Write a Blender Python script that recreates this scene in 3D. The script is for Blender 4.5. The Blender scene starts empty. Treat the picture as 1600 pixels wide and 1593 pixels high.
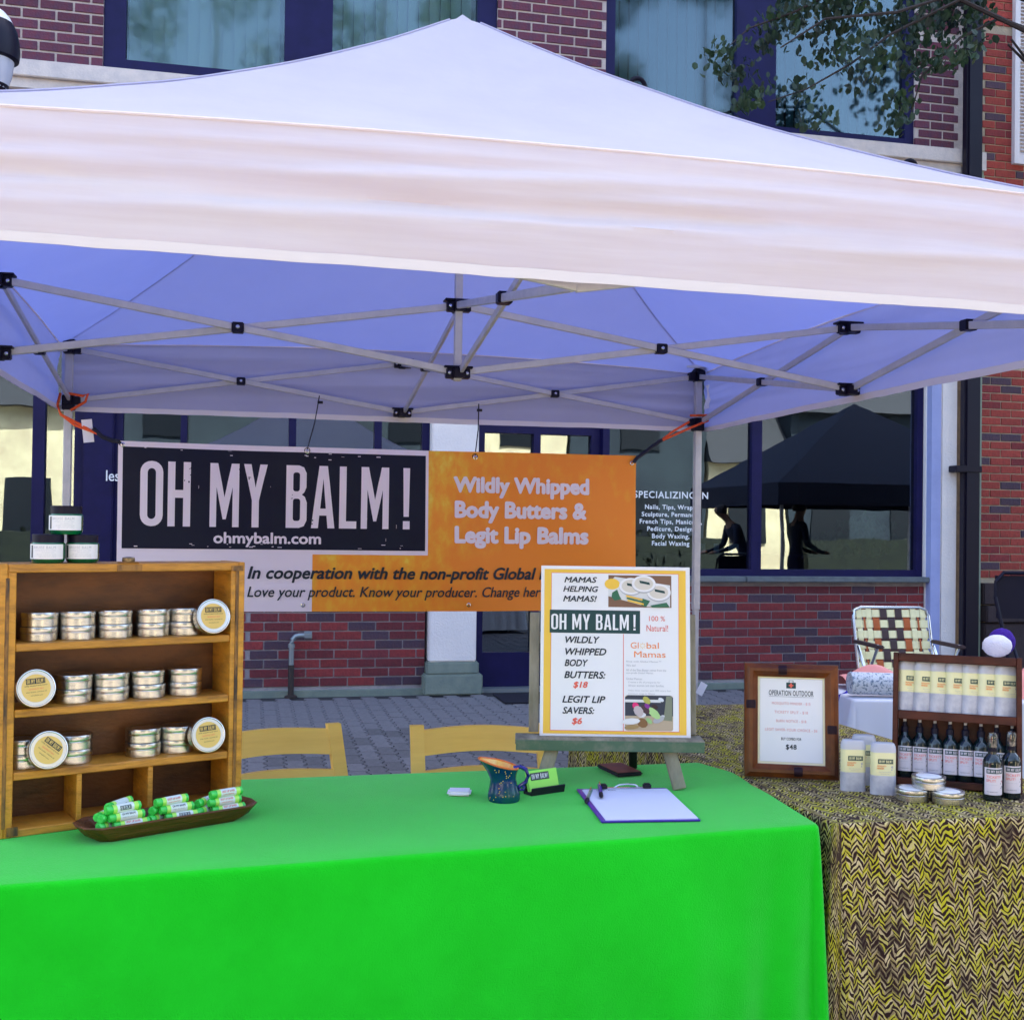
import bpy, bmesh, math, random
from mathutils import Vector, Matrix, noise as mnoise
random.seed(7)
S = bpy.context.scene
COL = S.collection
PI = math.pi
rad = math.radians
# ------------------------------------------------------------------ camera
EYE = Vector((0, 0, 1.4))
R_ = Vector((.97495, -.22201, .01350)); F_ = Vector((.22182, .97499, .01420)); U_ = Vector((-.01631, -.01085, .99981))
cam = bpy.data.cameras.new('camera'); co = bpy.data.objects.new('camera', cam); COL.objects.link(co)
co.matrix_world = Matrix(((R_.x, U_.x, -F_.x, EYE.x), (R_.y, U_.y, -F_.y, EYE.y), (R_.z, U_.z, -F_.z, EYE.z), (0, 0, 0, 1)))
cam.sensor_width = 36; cam.lens = 36 * 1800.5 / 1600; cam.clip_start = .05; cam.clip_end = 600
S.camera = co
# ------------------------------------------------------------------ sky, sun, exposure
SUN_EL, SUN_AZ = 58, 12          # the sun stands behind the brick building
w = bpy.data.worlds.new('World'); S.world = w; w.use_nodes = True
wn = w.node_tree.nodes; bg = wn['Background']
sky = wn.new('ShaderNodeTexSky'); sky.sky_type = 'NISHITA'; sky.sun_disc = False
sky.sun_elevation = rad(SUN_EL); sky.sun_rotation = rad(SUN_AZ); sky.dust_density = 3.5; sky.air_density = 1.0; sky.ozone_density = 1.0
w.node_tree.links.new(sky.outputs[0], bg.inputs[0]); bg.inputs[1].default_value = .145
sl = bpy.data.lights.new('sun', 'SUN'); sl.energy = 5; sl.angle = rad(.5); sl.color = (1, .90, .76)
so = bpy.data.objects.new('sun', sl); COL.objects.link(so)
so.rotation_euler = (-rad(90 - SUN_EL), 0, -rad(SUN_AZ))
S.view_settings.view_transform = 'Standard'; S.view_settings.look = 'None'
S.view_settings.exposure = 2.6; S.view_settings.gamma = 1

# ------------------------------------------------------------------ materials
def lin(h):
    c = [int(h[i:i + 2], 16) / 255 for i in (0, 2, 4)]
    return tuple(((x + .055) / 1.055) ** 2.4 if x > .04045 else x / 12.92 for x in c) + (1,)
MATS = {}
def mat(name, col, rough=.6, metal=0, col2=None, nscale=8, stretch=None, bump=0, bscale=60, spec=.5, trans=0, ior=1.45, rnd=0, detail=4, translucent=0, lo=.35, hi=.65, sheen=0, tcol=None):
    if name in MATS: return MATS[name]
    m = bpy.data.materials.new(name); m.use_nodes = True; n = m.node_tree.nodes; l = m.node_tree.links
    p = n['Principled BSDF']
    c = lin(col) if isinstance(col, str) else tuple(col) + (1,)
    p.inputs['Base Color'].default_value = c; p.inputs['Roughness'].default_value = rough
    p.inputs['Metallic'].default_value = metal; p.inputs['Specular IOR Level'].default_value = spec
    p.inputs['Transmission Weight'].default_value = trans; p.inputs['IOR'].default_value = ior
    if sheen: p.inputs['Sheen Weight'].default_value = sheen
    tc = n.new('ShaderNodeTexCoord'); src = tc.outputs['Object']
    if stretch:
        mp = n.new('ShaderNodeMapping'); mp.inputs['Scale'].default_value = stretch; l.new(src, mp.inputs[0]); src = mp.outputs[0]
    out = None
    if col2 is not None:
        c2 = lin(col2) if isinstance(col2, str) else tuple(col2) + (1,)
        t = n.new('ShaderNodeTexNoise'); t.inputs['Scale'].default_value = nscale; t.inputs['Detail'].default_value = detail
        t.inputs['Roughness'].default_value = .65
        l.new(src, t.inputs['Vector'])
        r = n.new('ShaderNodeValToRGB'); r.color_ramp.elements[0].position = lo; r.color_ramp.elements[1].position = hi
        r.color_ramp.elements[0].color = c; r.color_ramp.elements[1].color = c2
        l.new(t.outputs['Fac'], r.inputs[0]); out = r.outputs[0]
    if rnd:
        oi = n.new('ShaderNodeObjectInfo'); hs = n.new('ShaderNodeHueSaturation')
        ma = n.new('ShaderNodeMath'); ma.operation = 'MULTIPLY_ADD'; ma.inputs[1].default_value = rnd; ma.inputs[2].default_value = 1 - rnd / 2
        l.new(oi.outputs['Random'], ma.inputs[0]); l.new(ma.outputs[0], hs.inputs['Value'])
        if out: l.new(out, hs.inputs['Color'])
        else: hs.inputs['Color'].default_value = c
        out = hs.outputs[0]
    if out: l.new(out, p.inputs['Base Color'])
    if bump:
        t = n.new('ShaderNodeTexNoise'); t.inputs['Scale'].default_value = bscale; t.inputs['Detail'].default_value = 5
        l.new(src, t.inputs['Vector']); b = n.new('ShaderNodeBump'); b.inputs['Strength'].default_value = bump; b.inputs['Distance'].default_value = .01
        l.new(t.outputs['Fac'], b.inputs['Height']); l.new(b.outputs[0], p.inputs['Normal'])
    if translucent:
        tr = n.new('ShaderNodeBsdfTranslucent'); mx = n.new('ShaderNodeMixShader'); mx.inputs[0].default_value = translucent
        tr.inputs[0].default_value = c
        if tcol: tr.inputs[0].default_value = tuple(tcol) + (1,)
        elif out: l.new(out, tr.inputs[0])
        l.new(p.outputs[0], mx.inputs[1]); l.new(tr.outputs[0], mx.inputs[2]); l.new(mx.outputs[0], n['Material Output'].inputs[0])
    MATS[name] = m; return m
def glass(name, tint, refl=.12, rough=.0, gl=(1, 1, 1), wave=0):
    m = bpy.data.materials.new(name); m.use_nodes = True; n = m.node_tree.nodes; l = m.node_tree.links
    n.remove(n['Principled BSDF'])
    t = n.new('ShaderNodeBsdfTransparent'); t.inputs[0].default_value = tuple(tint) + (1,)
    g = n.new('ShaderNodeBsdfGlossy'); g.inputs['Roughness'].default_value = rough; g.inputs[0].default_value = tuple(gl) + (1,)
    lw = n.new('ShaderNodeFresnel'); lw.inputs[0].default_value = 1.5
    ad = n.new('ShaderNodeMath'); ad.operation = 'ADD'; ad.inputs[1].default_value = refl; ad.use_clamp = True
    l.new(lw.outputs[0], ad.inputs[0])
    mx = n.new('ShaderNodeMixShader'); l.new(ad.outputs[0], mx.inputs[0]); l.new(t.outputs[0], mx.inputs[1]); l.new(g.outputs[0], mx.inputs[2])
    l.new(mx.outputs[0], n['Material Output'].inputs[0])
    if wave:
        tc = n.new('ShaderNodeTexCoord'); tx = n.new('ShaderNodeTexNoise'); tx.inputs['Scale'].default_value = 1.6
        b = n.new('ShaderNodeBump'); b.inputs['Strength'].default_value = wave; b.inputs['Distance'].default_value = .02
        l.new(tc.outputs['Object'], tx.inputs[0]); l.new(tx.outputs['Fac'], b.inputs['Height']); l.new(b.outputs[0], g.inputs['Normal'])
    return m
M_canopy = mat('white_canopy_fabric', (.56, .54, .60), .85, col2=(.52, .50, .57), nscale=3, translucent=.34, tcol=(.22, .29, .80), bump=.3, bscale=7, spec=.2)  # blue transmission tint puts skylight through the fabric into the colour
M_valance = mat('white_valance_fabric', (.86, .78, .78), .8, col2=(.80, .70, .70), nscale=2.5, stretch=(.5, 1, 9), translucent=.3, spec=.2)  # warm ground bounce and streaky fold shade put into the colour
M_hem = mat('white_hem_fabric', (.72, .68, .69), .8, spec=.2)
M_frame = mat('painted_grey_metal', (.52, .50, .50), .4, .1, col2=(.44, .43, .44), nscale=20)
M_blackpl = mat('black_plastic', (.005, .004, .016), .45, spec=.25)
M_black = mat('black_rubber', (.006, .005, .014), .6)
M_orange = mat('orange_bungee', (.85, .12, .015), .7, col2=(.7, .07, .01), nscale=150)
M_green = mat('green_tablecloth', (.005, .52, .008), .9, col2=(.007, .58, .012), nscale=5, bump=.3, bscale=330, spec=.1, sheen=.24)
M_white = mat('white_print', (.80, .78, .79), .6, spec=.3)
M_bwhite = mat('banner_white_vinyl', (.86, .76, .80), .45)
M_bblack = mat('banner_black_vinyl', (.006, .006, .022), .55, col2=(.008, .012, .028), nscale=3, spec=.25)
M_ink = mat('dark_ink', (.012, .02, .03), .6)
M_teal = mat('dark_teal_print', (.01, .05, .05), .6)
M_red = mat('red_print', (.75, .12, .08), .6)
M_pink = mat('pale_red_print', (.80, .42, .42), .6)
M_ornp = mat('orange_print', (.85, .25, .05), .6)
M_grey = mat('grey_print', (.42, .42, .46), .6)
M_yellow = mat('yellow_print', (.85, .52, .06), .6)
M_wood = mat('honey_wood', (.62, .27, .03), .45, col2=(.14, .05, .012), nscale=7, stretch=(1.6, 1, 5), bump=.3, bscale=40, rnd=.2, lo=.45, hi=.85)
M_woodH = mat('honey_wood_rail', (.58, .25, .03), .45, col2=(.13, .045, .012), nscale=7, stretch=(1.4, 1, 14), bump=.3, bscale=40, rnd=.2, lo=.45, hi=.85)
M_worn = mat('worn_wood_edge', (.34, .15, .03), .6, col2=(.05, .03, .02), nscale=14, stretch=(2, 2, .6), lo=.42, hi=.6)
M_wback = mat('shaded_honey_wood_back', (.17, .060, .012), .5, col2=(.035, .012, .006), nscale=4.5, stretch=(1, 1, 2.4), bump=.2, lo=.4, hi=.75)  # recess shade put into the base colour; noise adds dark stains
M_brass = mat('aged_brass', (.30, .22, .12), .35, .9, col2=(.08, .05, .03), nscale=60)
M_tin = mat('brushed_tin', (.62, .60, .56), .27, 1, col2=(.54, .52, .49), nscale=30, stretch=(1, 1, 12), bump=.05, bscale=30)
M_tinlid = mat('tin_rim', (.75, .74, .70), .3, .85)
M_kraft = mat('kraft_label', (.74, .50, .14), .7)
M_jar = mat('green_jar_glass', (.0, .10, .03), .08, spec=.8)
M_tray = mat('carved_brown_wood', (.16, .055, .018), .5, col2=(.09, .032, .012), nscale=6, stretch=(1, 6, 6), bump=.5, bscale=18)
M_tubeg = mat('green_clear_cap', (.02, .50, .05), .15, spec=.7, col2=(.10, .75, .12), nscale=60)
M_tubel = mat('lime_balm', (.45, .85, .12), .3)
M_tubew = mat('tube_label_white', (.72, .80, .74), .35)
M_chair = mat('varnished_yellow_wood', (.97, .56, .09), .4, col2=(.88, .48, .07), nscale=3, stretch=(1, 1, 10))
M_mug = mat('blue_glazed_ceramic', (.003, .02, .13), .2, spec=.5, col2=(.006, .08, .07), nscale=16, detail=6)
M_mugin = mat('orange_glaze', (.95, .38, .02), .2, col2=(.95, .62, .12), nscale=20, spec=.8)
M_mugrim = mat('red_orange_rim', (.75, .16, .02), .3)
M_cob = mat('cobalt_glaze', (.01, .01, .20), .15, spec=.8)
M_leather = mat('brown_leather', (.20, .05, .02), .5, col2=(.12, .03, .014), nscale=40)
M_purple = mat('purple_plastic', (.05, .01, .32), .3)
M_paper = mat('white_paper', (.74, .72, .84), .7)
M_steel = mat('steel', (.6, .6, .62), .25, 1)
M_easel = mat('weathered_grey_wood', (.34, .30, .23), .8, col2=(.19, .17, .12), nscale=9, stretch=(2, 2, .6), bump=.5, bscale=50)
M_easelg = mat('faded_green_paint', (.075, .13, .08), .8, col2=(.18, .18, .13), nscale=20, lo=.5, hi=.75)
M_easelh = mat('worn_ledge_wood', (.36, .31, .22), .8, col2=(.17, .15, .10), nscale=3, stretch=(14, 3, 1), bump=.4)
M_mahog = mat('dark_mahogany', (.085, .020, .010), .45, col2=(.030, .008, .006), nscale=5, stretch=(2, 2, 5), lo=.4, hi=.7, spec=.25)
M_bamboo = mat('brown_bamboo_moulding', (.20, .055, .012), .3, col2=(.055, .014, .007), nscale=6, stretch=(1, 1, .7), lo=.38, hi=.66, spec=.35)
M_node = mat('burnt_bamboo_node', (.022, .008, .014), .5, spec=.2)
M_mat = mat('cream_mat', (.80, .74, .50), .7)
M_clear = glass('clear_plastic', (.86, .86, .90), .06, .12)
M_frost = mat('frosted_plastic', (.70, .69, .73), .3, col2=(.50, .50, .57), nscale=30, spec=.6, translucent=.25)
M_frostc = mat('frosted_cap', (.74, .73, .77), .25, spec=.6, translucent=.35)
M_cream = mat('cream_balm', (.80, .75, .42), .4)
M_bottle = mat('dark_green_bottle_glass', (.004, .012, .014), .05, spec=.9)
M_label = mat('bottle_label', (.70, .64, .68), .6)
M_labelb = mat('jar_label', (.82, .79, .76), .6)
M_brickA = mat('red_brick', (.24, .032, .034), .85, col2=(.17, .026, .030), nscale=22, bump=.6, bscale=60, rnd=.35)
M_brickB = mat('dark_red_brick', (.17, .026, .034), .85, col2=(.12, .024, .032), nscale=22, bump=.6, bscale=60, rnd=.3)
M_brickC = mat('flashed_blue_brick', (.055, .034, .060), .8, col2=(.075, .036, .052), nscale=22, bump=.6, bscale=60, rnd=.3)
M_brickD = mat('orange_red_brick', (.34, .050, .036), .85, col2=(.24, .038, .030), nscale=22, bump=.6, bscale=60, rnd=.3)
M_brickU = mat('purple_brown_brick', (.12, .026, .046), .85, col2=(.080, .030, .058), nscale=14, bump=.6, bscale=60, rnd=.35)
M_mortarU = mat('pale_mortar', (.50, .43, .40), .95, col2=(.40, .35, .34), nscale=14, bump=.6, bscale=90)
M_mortar = mat('mortar', (.36, .32, .33), .95, col2=(.26, .24, .26), nscale=14, bump=.6, bscale=90)
M_mortar2 = mat('tan_mortar', (.46, .37, .26), .95, col2=(.34, .28, .21), nscale=14, bump=.6, bscale=90)
M_stucco = mat('cream_stucco', (.80, .74, .72), .9, col2=(.74, .69, .68), nscale=3, bump=.5, bscale=70)
M_colbase = mat('grey_green_paint', (.20, .24, .20), .8, col2=(.15, .19, .17), nscale=8, bump=.3)
M_blued = mat('pale_blue_return', (.34, .38, .66), .8, col2=(.30, .34, .60), nscale=5)  # bluer colour for the window side of the stucco column
M_ledge = mat('painted_ledge', (.62, .56, .53), .8, col2=(.50, .46, .46), nscale=9, bump=.3)
M_sill = mat('bluestone_sill', (.14, .16, .17), .8, col2=(.10, .115, .13), nscale=12, bump=.3)
M_navy = mat('navy_window_frame', (.005, .004, .045), .5, col2=(.008, .006, .06), nscale=6, spec=.25)
M_glass = glass('shop_window_glass', (.45, .55, .62), .12, .006, (.86, .95, 1.0), .05)
M_glassU = glass('upper_window_glass', (.60, .70, .68), .05, .045, (.80, .92, 1.0), .04)
M_blind = mat('vertical_blind', (.52, .60, .55), .8)
M_blindR = mat('vertical_blind_darkened', (.06, .13, .22), .8)  # same blinds, darkened in colour for the panes that mirror the tree
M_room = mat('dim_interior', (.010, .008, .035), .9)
M_paver = mat('grey_paver', (.125, .12, .135), .9, col2=(.095, .092, .105), nscale=30, bump=.6, bscale=90, rnd=.45)
M_sand = mat('dark_joint_sand', (.018, .017, .022), .95)
M_ground = mat('concrete_street', (.19, .17, .15), .95, col2=(.15, .14, .125), nscale=5, bump=.5, bscale=60)
M_pipe = mat('galvanised_pipe', (.25, .29, .32), .4, .6)
M_pipeb = mat('dark_pipe', (.03, .022, .022), .5)
M_spout = mat('dark_bronze_downspout', (.006, .004, .014), .4, spec=.35)
M_strip = mat('grey_green_trim', (.23, .28, .22), .8)
M_brown = mat('brownstone', (.050, .032, .034), .9, col2=(.036, .024, .028), nscale=10, bump=.4)
M_shut = mat('white_shutter', (.66, .62, .64), .6)
M_leaf = mat('pear_leaf', (.014, .030, .028), .5, col2=(.035, .075, .028), nscale=3.5, translucent=.3)
M_bark = mat('dark_bark', (.03, .022, .022), .9, bump=.5, bscale=30)
M_sun = mat('cream_painted_wall', (.84, .78, .50), .9, col2=(.62, .54, .36), nscale=1)
M_roof = mat('slate_roof', (.03, .035, .045), .8)
M_navyc = mat('navy_canopy', (.01, .014, .04), .8)
M_strapw = mat('cream_webbing', (.80, .73, .42), .7, bump=.2, bscale=300)
M_strapb = mat('brown_webbing', (.055, .030, .032), .7, bump=.2, bscale=300)
M_stapo = mat('rust_webbing', (.42, .095, .022), .7, bump=.2, bscale=300)
M_alu = mat('aluminium_tube', (.75, .75, .77), .2, 1)
M_bluec = mat('royal_blue_fabric', (.03, .012, .42), .8)
M_whitec = mat('white_drape', (.60, .62, .70), .85)
M_roll = mat('pale_blue_patterned_cloth', (.55, .60, .66), .8, col2=(.14, .20, .28), nscale=95, lo=.52, hi=.58, bump=.2, bscale=100)
M_pinkc = mat('salmon_fabric', (.75, .30, .27), .8)
M_knitp = mat('purple_yarn', (.045, .008, .26), .95, bump=.9, bscale=180)
M_knitw = mat('white_yarn', (.80, .78, .84), .95, bump=.9, bscale=180)
M_skin = mat('skin', (.35, .2, .14), .6)
M_citrus = None
def special():
    global M_citrus, M_batik
    # orange banner print: yellow citrus pulp fading to orange
    m = bpy.data.materials.new('orange_banner_print'); m.use_nodes = True; n = m.node_tree.nodes; l = m.node_tree.links; p = n['Principled BSDF']
    p.inputs['Roughness'].default_value = .55
    tc = n.new('ShaderNodeTexCoord'); sx = n.new('ShaderNodeSeparateXYZ'); l.new(tc.outputs['Object'], sx.inputs[0])
    t = n.new('ShaderNodeTexNoise'); t.inputs['Scale'].default_value = 11; t.inputs['Detail'].default_value = 5; t.inputs['Roughness'].default_value = .6
    mp = n.new('ShaderNodeMapping'); mp.inputs['Scale'].default_value = (1.6, 1, .9); mp.inputs['Rotation'].default_value = (0, .5, 0)
    l.new(tc.outputs['Object'], mp.inputs[0]); l.new(mp.outputs[0], t.inputs[0])
    # strength of pulp falls with x and rises with z
    a = n.new('ShaderNodeMapRange'); a.inputs[1].default_value = 1.30; a.inputs[2].default_value = 1.80; a.inputs[3].default_value = .13; a.inputs[4].default_value = -.16
    l.new(sx.outputs[0], a.inputs[0])
    b = n.new('ShaderNodeMapRange'); b.inputs[1].default_value = .1; b.inputs[2].default_value = .74; b.inputs[3].default_value = -.14; b.inputs[4].default_value = .05
    l.new(sx.outputs[2], b.inputs[0])
    s0 = n.new('ShaderNodeMath'); s0.operation = 'MULTIPLY_ADD'; s0.inputs[1].default_value = .75; s0.inputs[2].default_value = .115; l.new(t.outputs['Fac'], s0.inputs[0])
    s1 = n.new('ShaderNodeMath'); l.new(s0.outputs[0], s1.inputs[0]); l.new(a.outputs[0], s1.inputs[1])
    s2 = n.new('ShaderNodeMath'); l.new(s1.outputs[0], s2.inputs[0]); l.new(b.outputs[0], s2.inputs[1])
    r = n.new('ShaderNodeValToRGB'); e = r.color_ramp.elements
    e[0].position = .34; e[0].color = (.95, .27, .012, 1); e[1].position = .70; e[1].color = (.95, .68, .07, 1)
    x = r.color_ramp.elements.new(.50); x.color = (.95, .34, .015, 1); x = r.color_ramp.elements.new(.60); x.color = (.95, .46, .025, 1)
    l.new(s2.outputs[0], r.inputs[0]); l.new(r.outputs[0], p.inputs['Base Color']); M_citrus = m
    # batik cloth: broken zigzag dashes, yellow-green / cream on dark maroon
    m = bpy.data.materials.new('zigzag_batik_cloth'); m.use_nodes = True; n = m.node_tree.nodes; l = m.node_tree.links; p = n['Principled BSDF']
    p.inputs['Roughness'].default_value = .9; p.inputs['Specular IOR Level'].default_value = .2
    def N(t): return n.new('ShaderNode' + t)
    def math_(op, a, b=None, c=None):
        k = N('Math'); k.operation = op
        for i, v in enumerate((a, b, c)):
            if v is None: continue
            if isinstance(v, (int, float)): k.inputs[i].default_value = v
            else: l.new(v, k.inputs[i])
        return k.outputs[0]
    uv = N('UVMap'); uv.uv_map = 'UVMap'
    nz = N('TexNoise'); nz.inputs['Scale'].default_value = 17; nz.inputs['Detail'].default_value = 3; l.new(uv.outputs[0], nz.inputs[0])
    vm = N('VectorMath'); vm.operation = 'MULTIPLY_ADD'; vm.inputs[1].default_value = (.038, .034, 0); l.new(nz.outputs['Color'], vm.inputs[0]); l.new(uv.outputs[0], vm.inputs[2])
    sp = N('SeparateXYZ'); l.new(vm.outputs[0], sp.inputs[0])
    zig = math_('PINGPONG', sp.outputs[0], .014)
    vv = math_('MULTIPLY_ADD', zig, 1.25, sp.outputs[1])
    cb0 = N('CombineXYZ'); l.new(math_('FLOOR', math_('MULTIPLY', sp.outputs[0], 1 / .014)), cb0.inputs[0]); wn0 = N('TexWhiteNoise'); wn0.noise_dimensions = '2D'; l.new(cb0.outputs[0], wn0.inputs[0])
    ph = math_('ADD', math_('MULTIPLY', vv, 68), math_('MULTIPLY', wn0.outputs[0], .8))
    row = math_('FLOOR', ph); fr = math_('FRACT', ph)
    # per dash colour: white noise on (zig cell, row)
    cell = math_('FLOOR', math_('MULTIPLY', sp.outputs[0], 1 / .014))
    cb = N('CombineXYZ'); l.new(cell, cb.inputs[0]); l.new(row, cb.inputs[1]); wn_ = N('TexWhiteNoise'); wn_.noise_dimensions = '2D'; l.new(cb.outputs[0], wn_.inputs[0])
    big = N('TexNoise'); big.inputs['Scale'].default_value = 5.5; big.inputs['Detail'].default_value = 3; l.new(uv.outputs[0], big.inputs[0])
    fine = N('TexNoise'); fine.inputs['Scale'].default_value = 55; fine.inputs['Detail'].default_value = 1; l.new(uv.outputs[0], fine.inputs[0])
    st = math_('ABSOLUTE', math_('SUBTRACT', fr, .5))
    edge = math_('MULTIPLY_ADD', fine.outputs['Fac'], .6, st)
    on = math_('GREATER_THAN', edge, .545)
    k = math_('MULTIPLY_ADD', wn_.outputs[0], .42, big.outputs['Fac'])
    cr = N('ValToRGB'); cr.color_ramp.interpolation = 'LINEAR'; e = cr.color_ramp.elements
    e[0].position = .42; e[0].color = (.07, .045, .03, 1); e[1].position = .93; e[1].color = (.50, .44, .02, 1)
    for pos, c in ((.52, (.17, .13, .06, 1)), (.58, (.48, .36, .20, 1)), (.65, (.26, .18, .08, 1)), (.72, (.44, .38, .03, 1)), (.79, (.62, .48, .28, 1)), (.86, (.50, .44, .03, 1))):
        x = cr.color_ramp.elements.new(pos); x.color = c
    l.new(k, cr.inputs[0])
    mx = N('MixRGB'); l.new(on, mx.inputs[0]); l.new(cr.outputs[0], mx.inputs[2]); mx.inputs[1].default_value = (.028, .012, .010, 1)
    mb = N('MixRGB'); mb.blend_type = 'MIX'; l.new(math_('LESS_THAN', math_('ADD', big.outputs['Fac'], math_('MULTIPLY', fine.outputs['Fac'], .12)), .40), mb.inputs[0]); l.new(mx.outputs[0], mb.inputs[1]); mb.inputs[2].default_value = (.05, .03, .02, 1)
    l.new(mb.outputs[0], p.inputs['Base Color']); M_batik = m
special()

# ------------------------------------------------------------------ mesh helpers
def rotm(ax, a): return Matrix.Rotation(a, 4, ax)
def T(x, y, z): return Matrix.Translation((x, y, z))
class MB:
    def __init__(s): s.v = []; s.f = []; s.uv = None
    def add(s, vs, fs, m=None):
        b = len(s.v)
        s.v += [tuple(m @ Vector(v)) if m else tuple(v) for v in vs]
        s.f += [tuple(i + b for i in f) for f in fs]; return s
    def box(s, x0, x1, y0, y1, z0, z1, m=None, bev=0):
        if bev:
            bm = bmesh.new(); bmesh.ops.create_cube(bm, size=1)
            for v in bm.verts: v.co = ((x0 + x1) / 2 + v.co.x * (x1 - x0), (y0 + y1) / 2 + v.co.y * (y1 - y0), (z0 + z1) / 2 + v.co.z * (z1 - z0))
            bmesh.ops.bevel(bm, geom=bm.edges[:], offset=bev, segments=1 if bev < .003 else 2, affect='EDGES')
            bm.verts.index_update(); vs = [v.co.copy() for v in bm.verts]; fs = [[v.index for v in f.verts] for f in bm.faces]; bm.free()
            return s.add(vs, fs, m)
        vs = [(x, y, z) for z in (z0, z1) for y in (y0, y1) for x in (x0, x1)]
        return s.add(vs, [(0, 2, 3, 1), (4, 5, 7, 6), (0, 1, 5, 4), (2, 6, 7, 3), (0, 4, 6, 2), (1, 3, 7, 5)], m)
    def lathe(s, prof, n=32, m=None, a0=0, a1=2 * PI, caps=True):
        full = abs(a1 - a0 - 2 * PI) < 1e-6; k = n if full else n + 1; vs = []; fs = []
        for r, z in prof:
            for i in range(k):
                a = a0 + (a1 - a0) * i / n; vs.append((r * math.cos(a), r * math.sin(a), z))
        for j in range(len(prof) - 1):
            for i in range(n):
                a = j * k + i; b = j * k + (i + 1) % k; fs.append((a, b, b + k, a + k))
        if full and caps:
            if prof[0][0] > 1e-5: fs.append(tuple(range(k))[::-1])
            if prof[-1][0] > 1e-5: fs.append(tuple((len(prof) - 1) * k + i for i in range(k)))
        return s.add(vs, fs, m)
    def bar(s, p0, p1, wd, th, up=(0, 0, 1), off=0):
        p0 = Vector(p0); p1 = Vector(p1); d = (p1 - p0); L = d.length; d.normalize()
        n = d.cross(Vector(up)).normalized(); u = n.cross(d).normalized()
        m = Matrix((( d.x, n.x, u.x, p0.x), (d.y, n.y, u.y, p0.y), (d.z, n.z, u.z, p0.z), (0, 0, 0, 1)))
        return s.box(0, L, -th / 2 + off, th / 2 + off, -wd / 2, wd / 2, m, bev=min(wd, th) * .18)
    def tube(s, pts, r, n=8, closed=False):
        pts = [Vector(p) for p in pts]; vs = []; fs = []; K = len(pts)
        ref = Vector((0, 0, 1))
        for i, p in enumerate(pts):
            a = pts[(i - 1) % K] if (i or closed) else p; b = pts[(i + 1) % K] if (i < K - 1 or closed) else p
            d = (b - a).normalized(); rr = ref if abs(d.dot(ref)) < .95 else Vector((0, 1, 0))
            x = d.cross(rr).normalized(); y = x.cross(d)
            if i and (x.dot(px) < 0): x = -x; y = -y
            px = x; ri = r[i] if isinstance(r, (list, tuple)) else r
            for k in range(n):
                t = 2 * PI * k / n; vs.append(p + x * math.cos(t) * ri + y * math.sin(t) * ri)
        for i in range(K if closed else K - 1):
            for k in range(n):
                a = i * n + k; b = i * n + (k + 1) % n; c = ((i + 1) % K) * n + (k + 1) % n; d = ((i + 1) % K) * n + k
                fs.append((a, b, c, d))
        if not closed: fs += [tuple(range(n))[::-1], tuple((K - 1) * n + k for k in range(n))]
        return s.add(vs, fs)
    def prism(s, poly, t0, t1, m=None):   # poly in XZ, thickness in Y
        n = len(poly); vs = [(x, t0, z) for x, z in poly] + [(x, t1, z) for x, z in poly]
        fs = [tuple(range(n)), tuple(range(2 * n - 1, n - 1, -1))] + [(i, n + i, n + (i + 1) % n, (i + 1) % n) for i in range(n)]
        return s.add(vs, fs, m)
    def grid(s, fn, nu, nv):
        vs = [fn(i / nu, j / nv) for j in range(nv + 1) for i in range(nu + 1)]; k = nu + 1
        return s.add(vs, [(j * k + i, j * k + i + 1, (j + 1) * k + i + 1, (j + 1) * k + i) for j in range(nv) for i in range(nu)])
    def mesh(s, name, m, smooth=35):
        me = bpy.data.meshes.new(name); me.from_pydata(s.v, [], s.f); me.materials.append(m)
        bm = bmesh.new(); bm.from_mesh(me); bmesh.ops.recalc_face_normals(bm, faces=bm.faces[:]); bm.to_mesh(me); bm.free()
        if smooth:
            me.polygons.foreach_set('use_smooth', [True] * len(me.polygons)); me.set_sharp_from_angle(angle=rad(smooth))
        me.update(); return me
def link(name, me, parent=None, mx=None, label=None, kind=None):
    o = bpy.data.objects.new(name, me); COL.objects.link(o)
    if parent: o.parent = parent
    if mx is not None: o.matrix_basis = mx
    if label: o['label'] = label
    if kind: o['kind'] = kind
    return o
def part(name, mb, m, parent=None, mx=None, label=None, kind=None, smooth=35):
    return link(name, mb.mesh(name, m, smooth), parent, mx, label, kind)
def tag(o, label, cat, group=None):
    o['label'] = label; o['category'] = cat
    if group: o['group'] = group
    return o
def thing(name, label, cat, mx=None, group=None):
    o = bpy.data.objects.new(name, None); COL.objects.link(o); o.empty_display_size = .05
    if mx is not None: o.matrix_basis = mx
    return tag(o, label, cat, group)
def dup(root, mx, label):
    r = root.copy(); COL.objects.link(r); r.matrix_basis = mx; r['label'] = label
    for c in root.children:
        d = c.copy(); COL.objects.link(d); d.parent = r
        for g in c.children:
            e = g.copy(); COL.objects.link(e); e.parent = d
    return r

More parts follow.
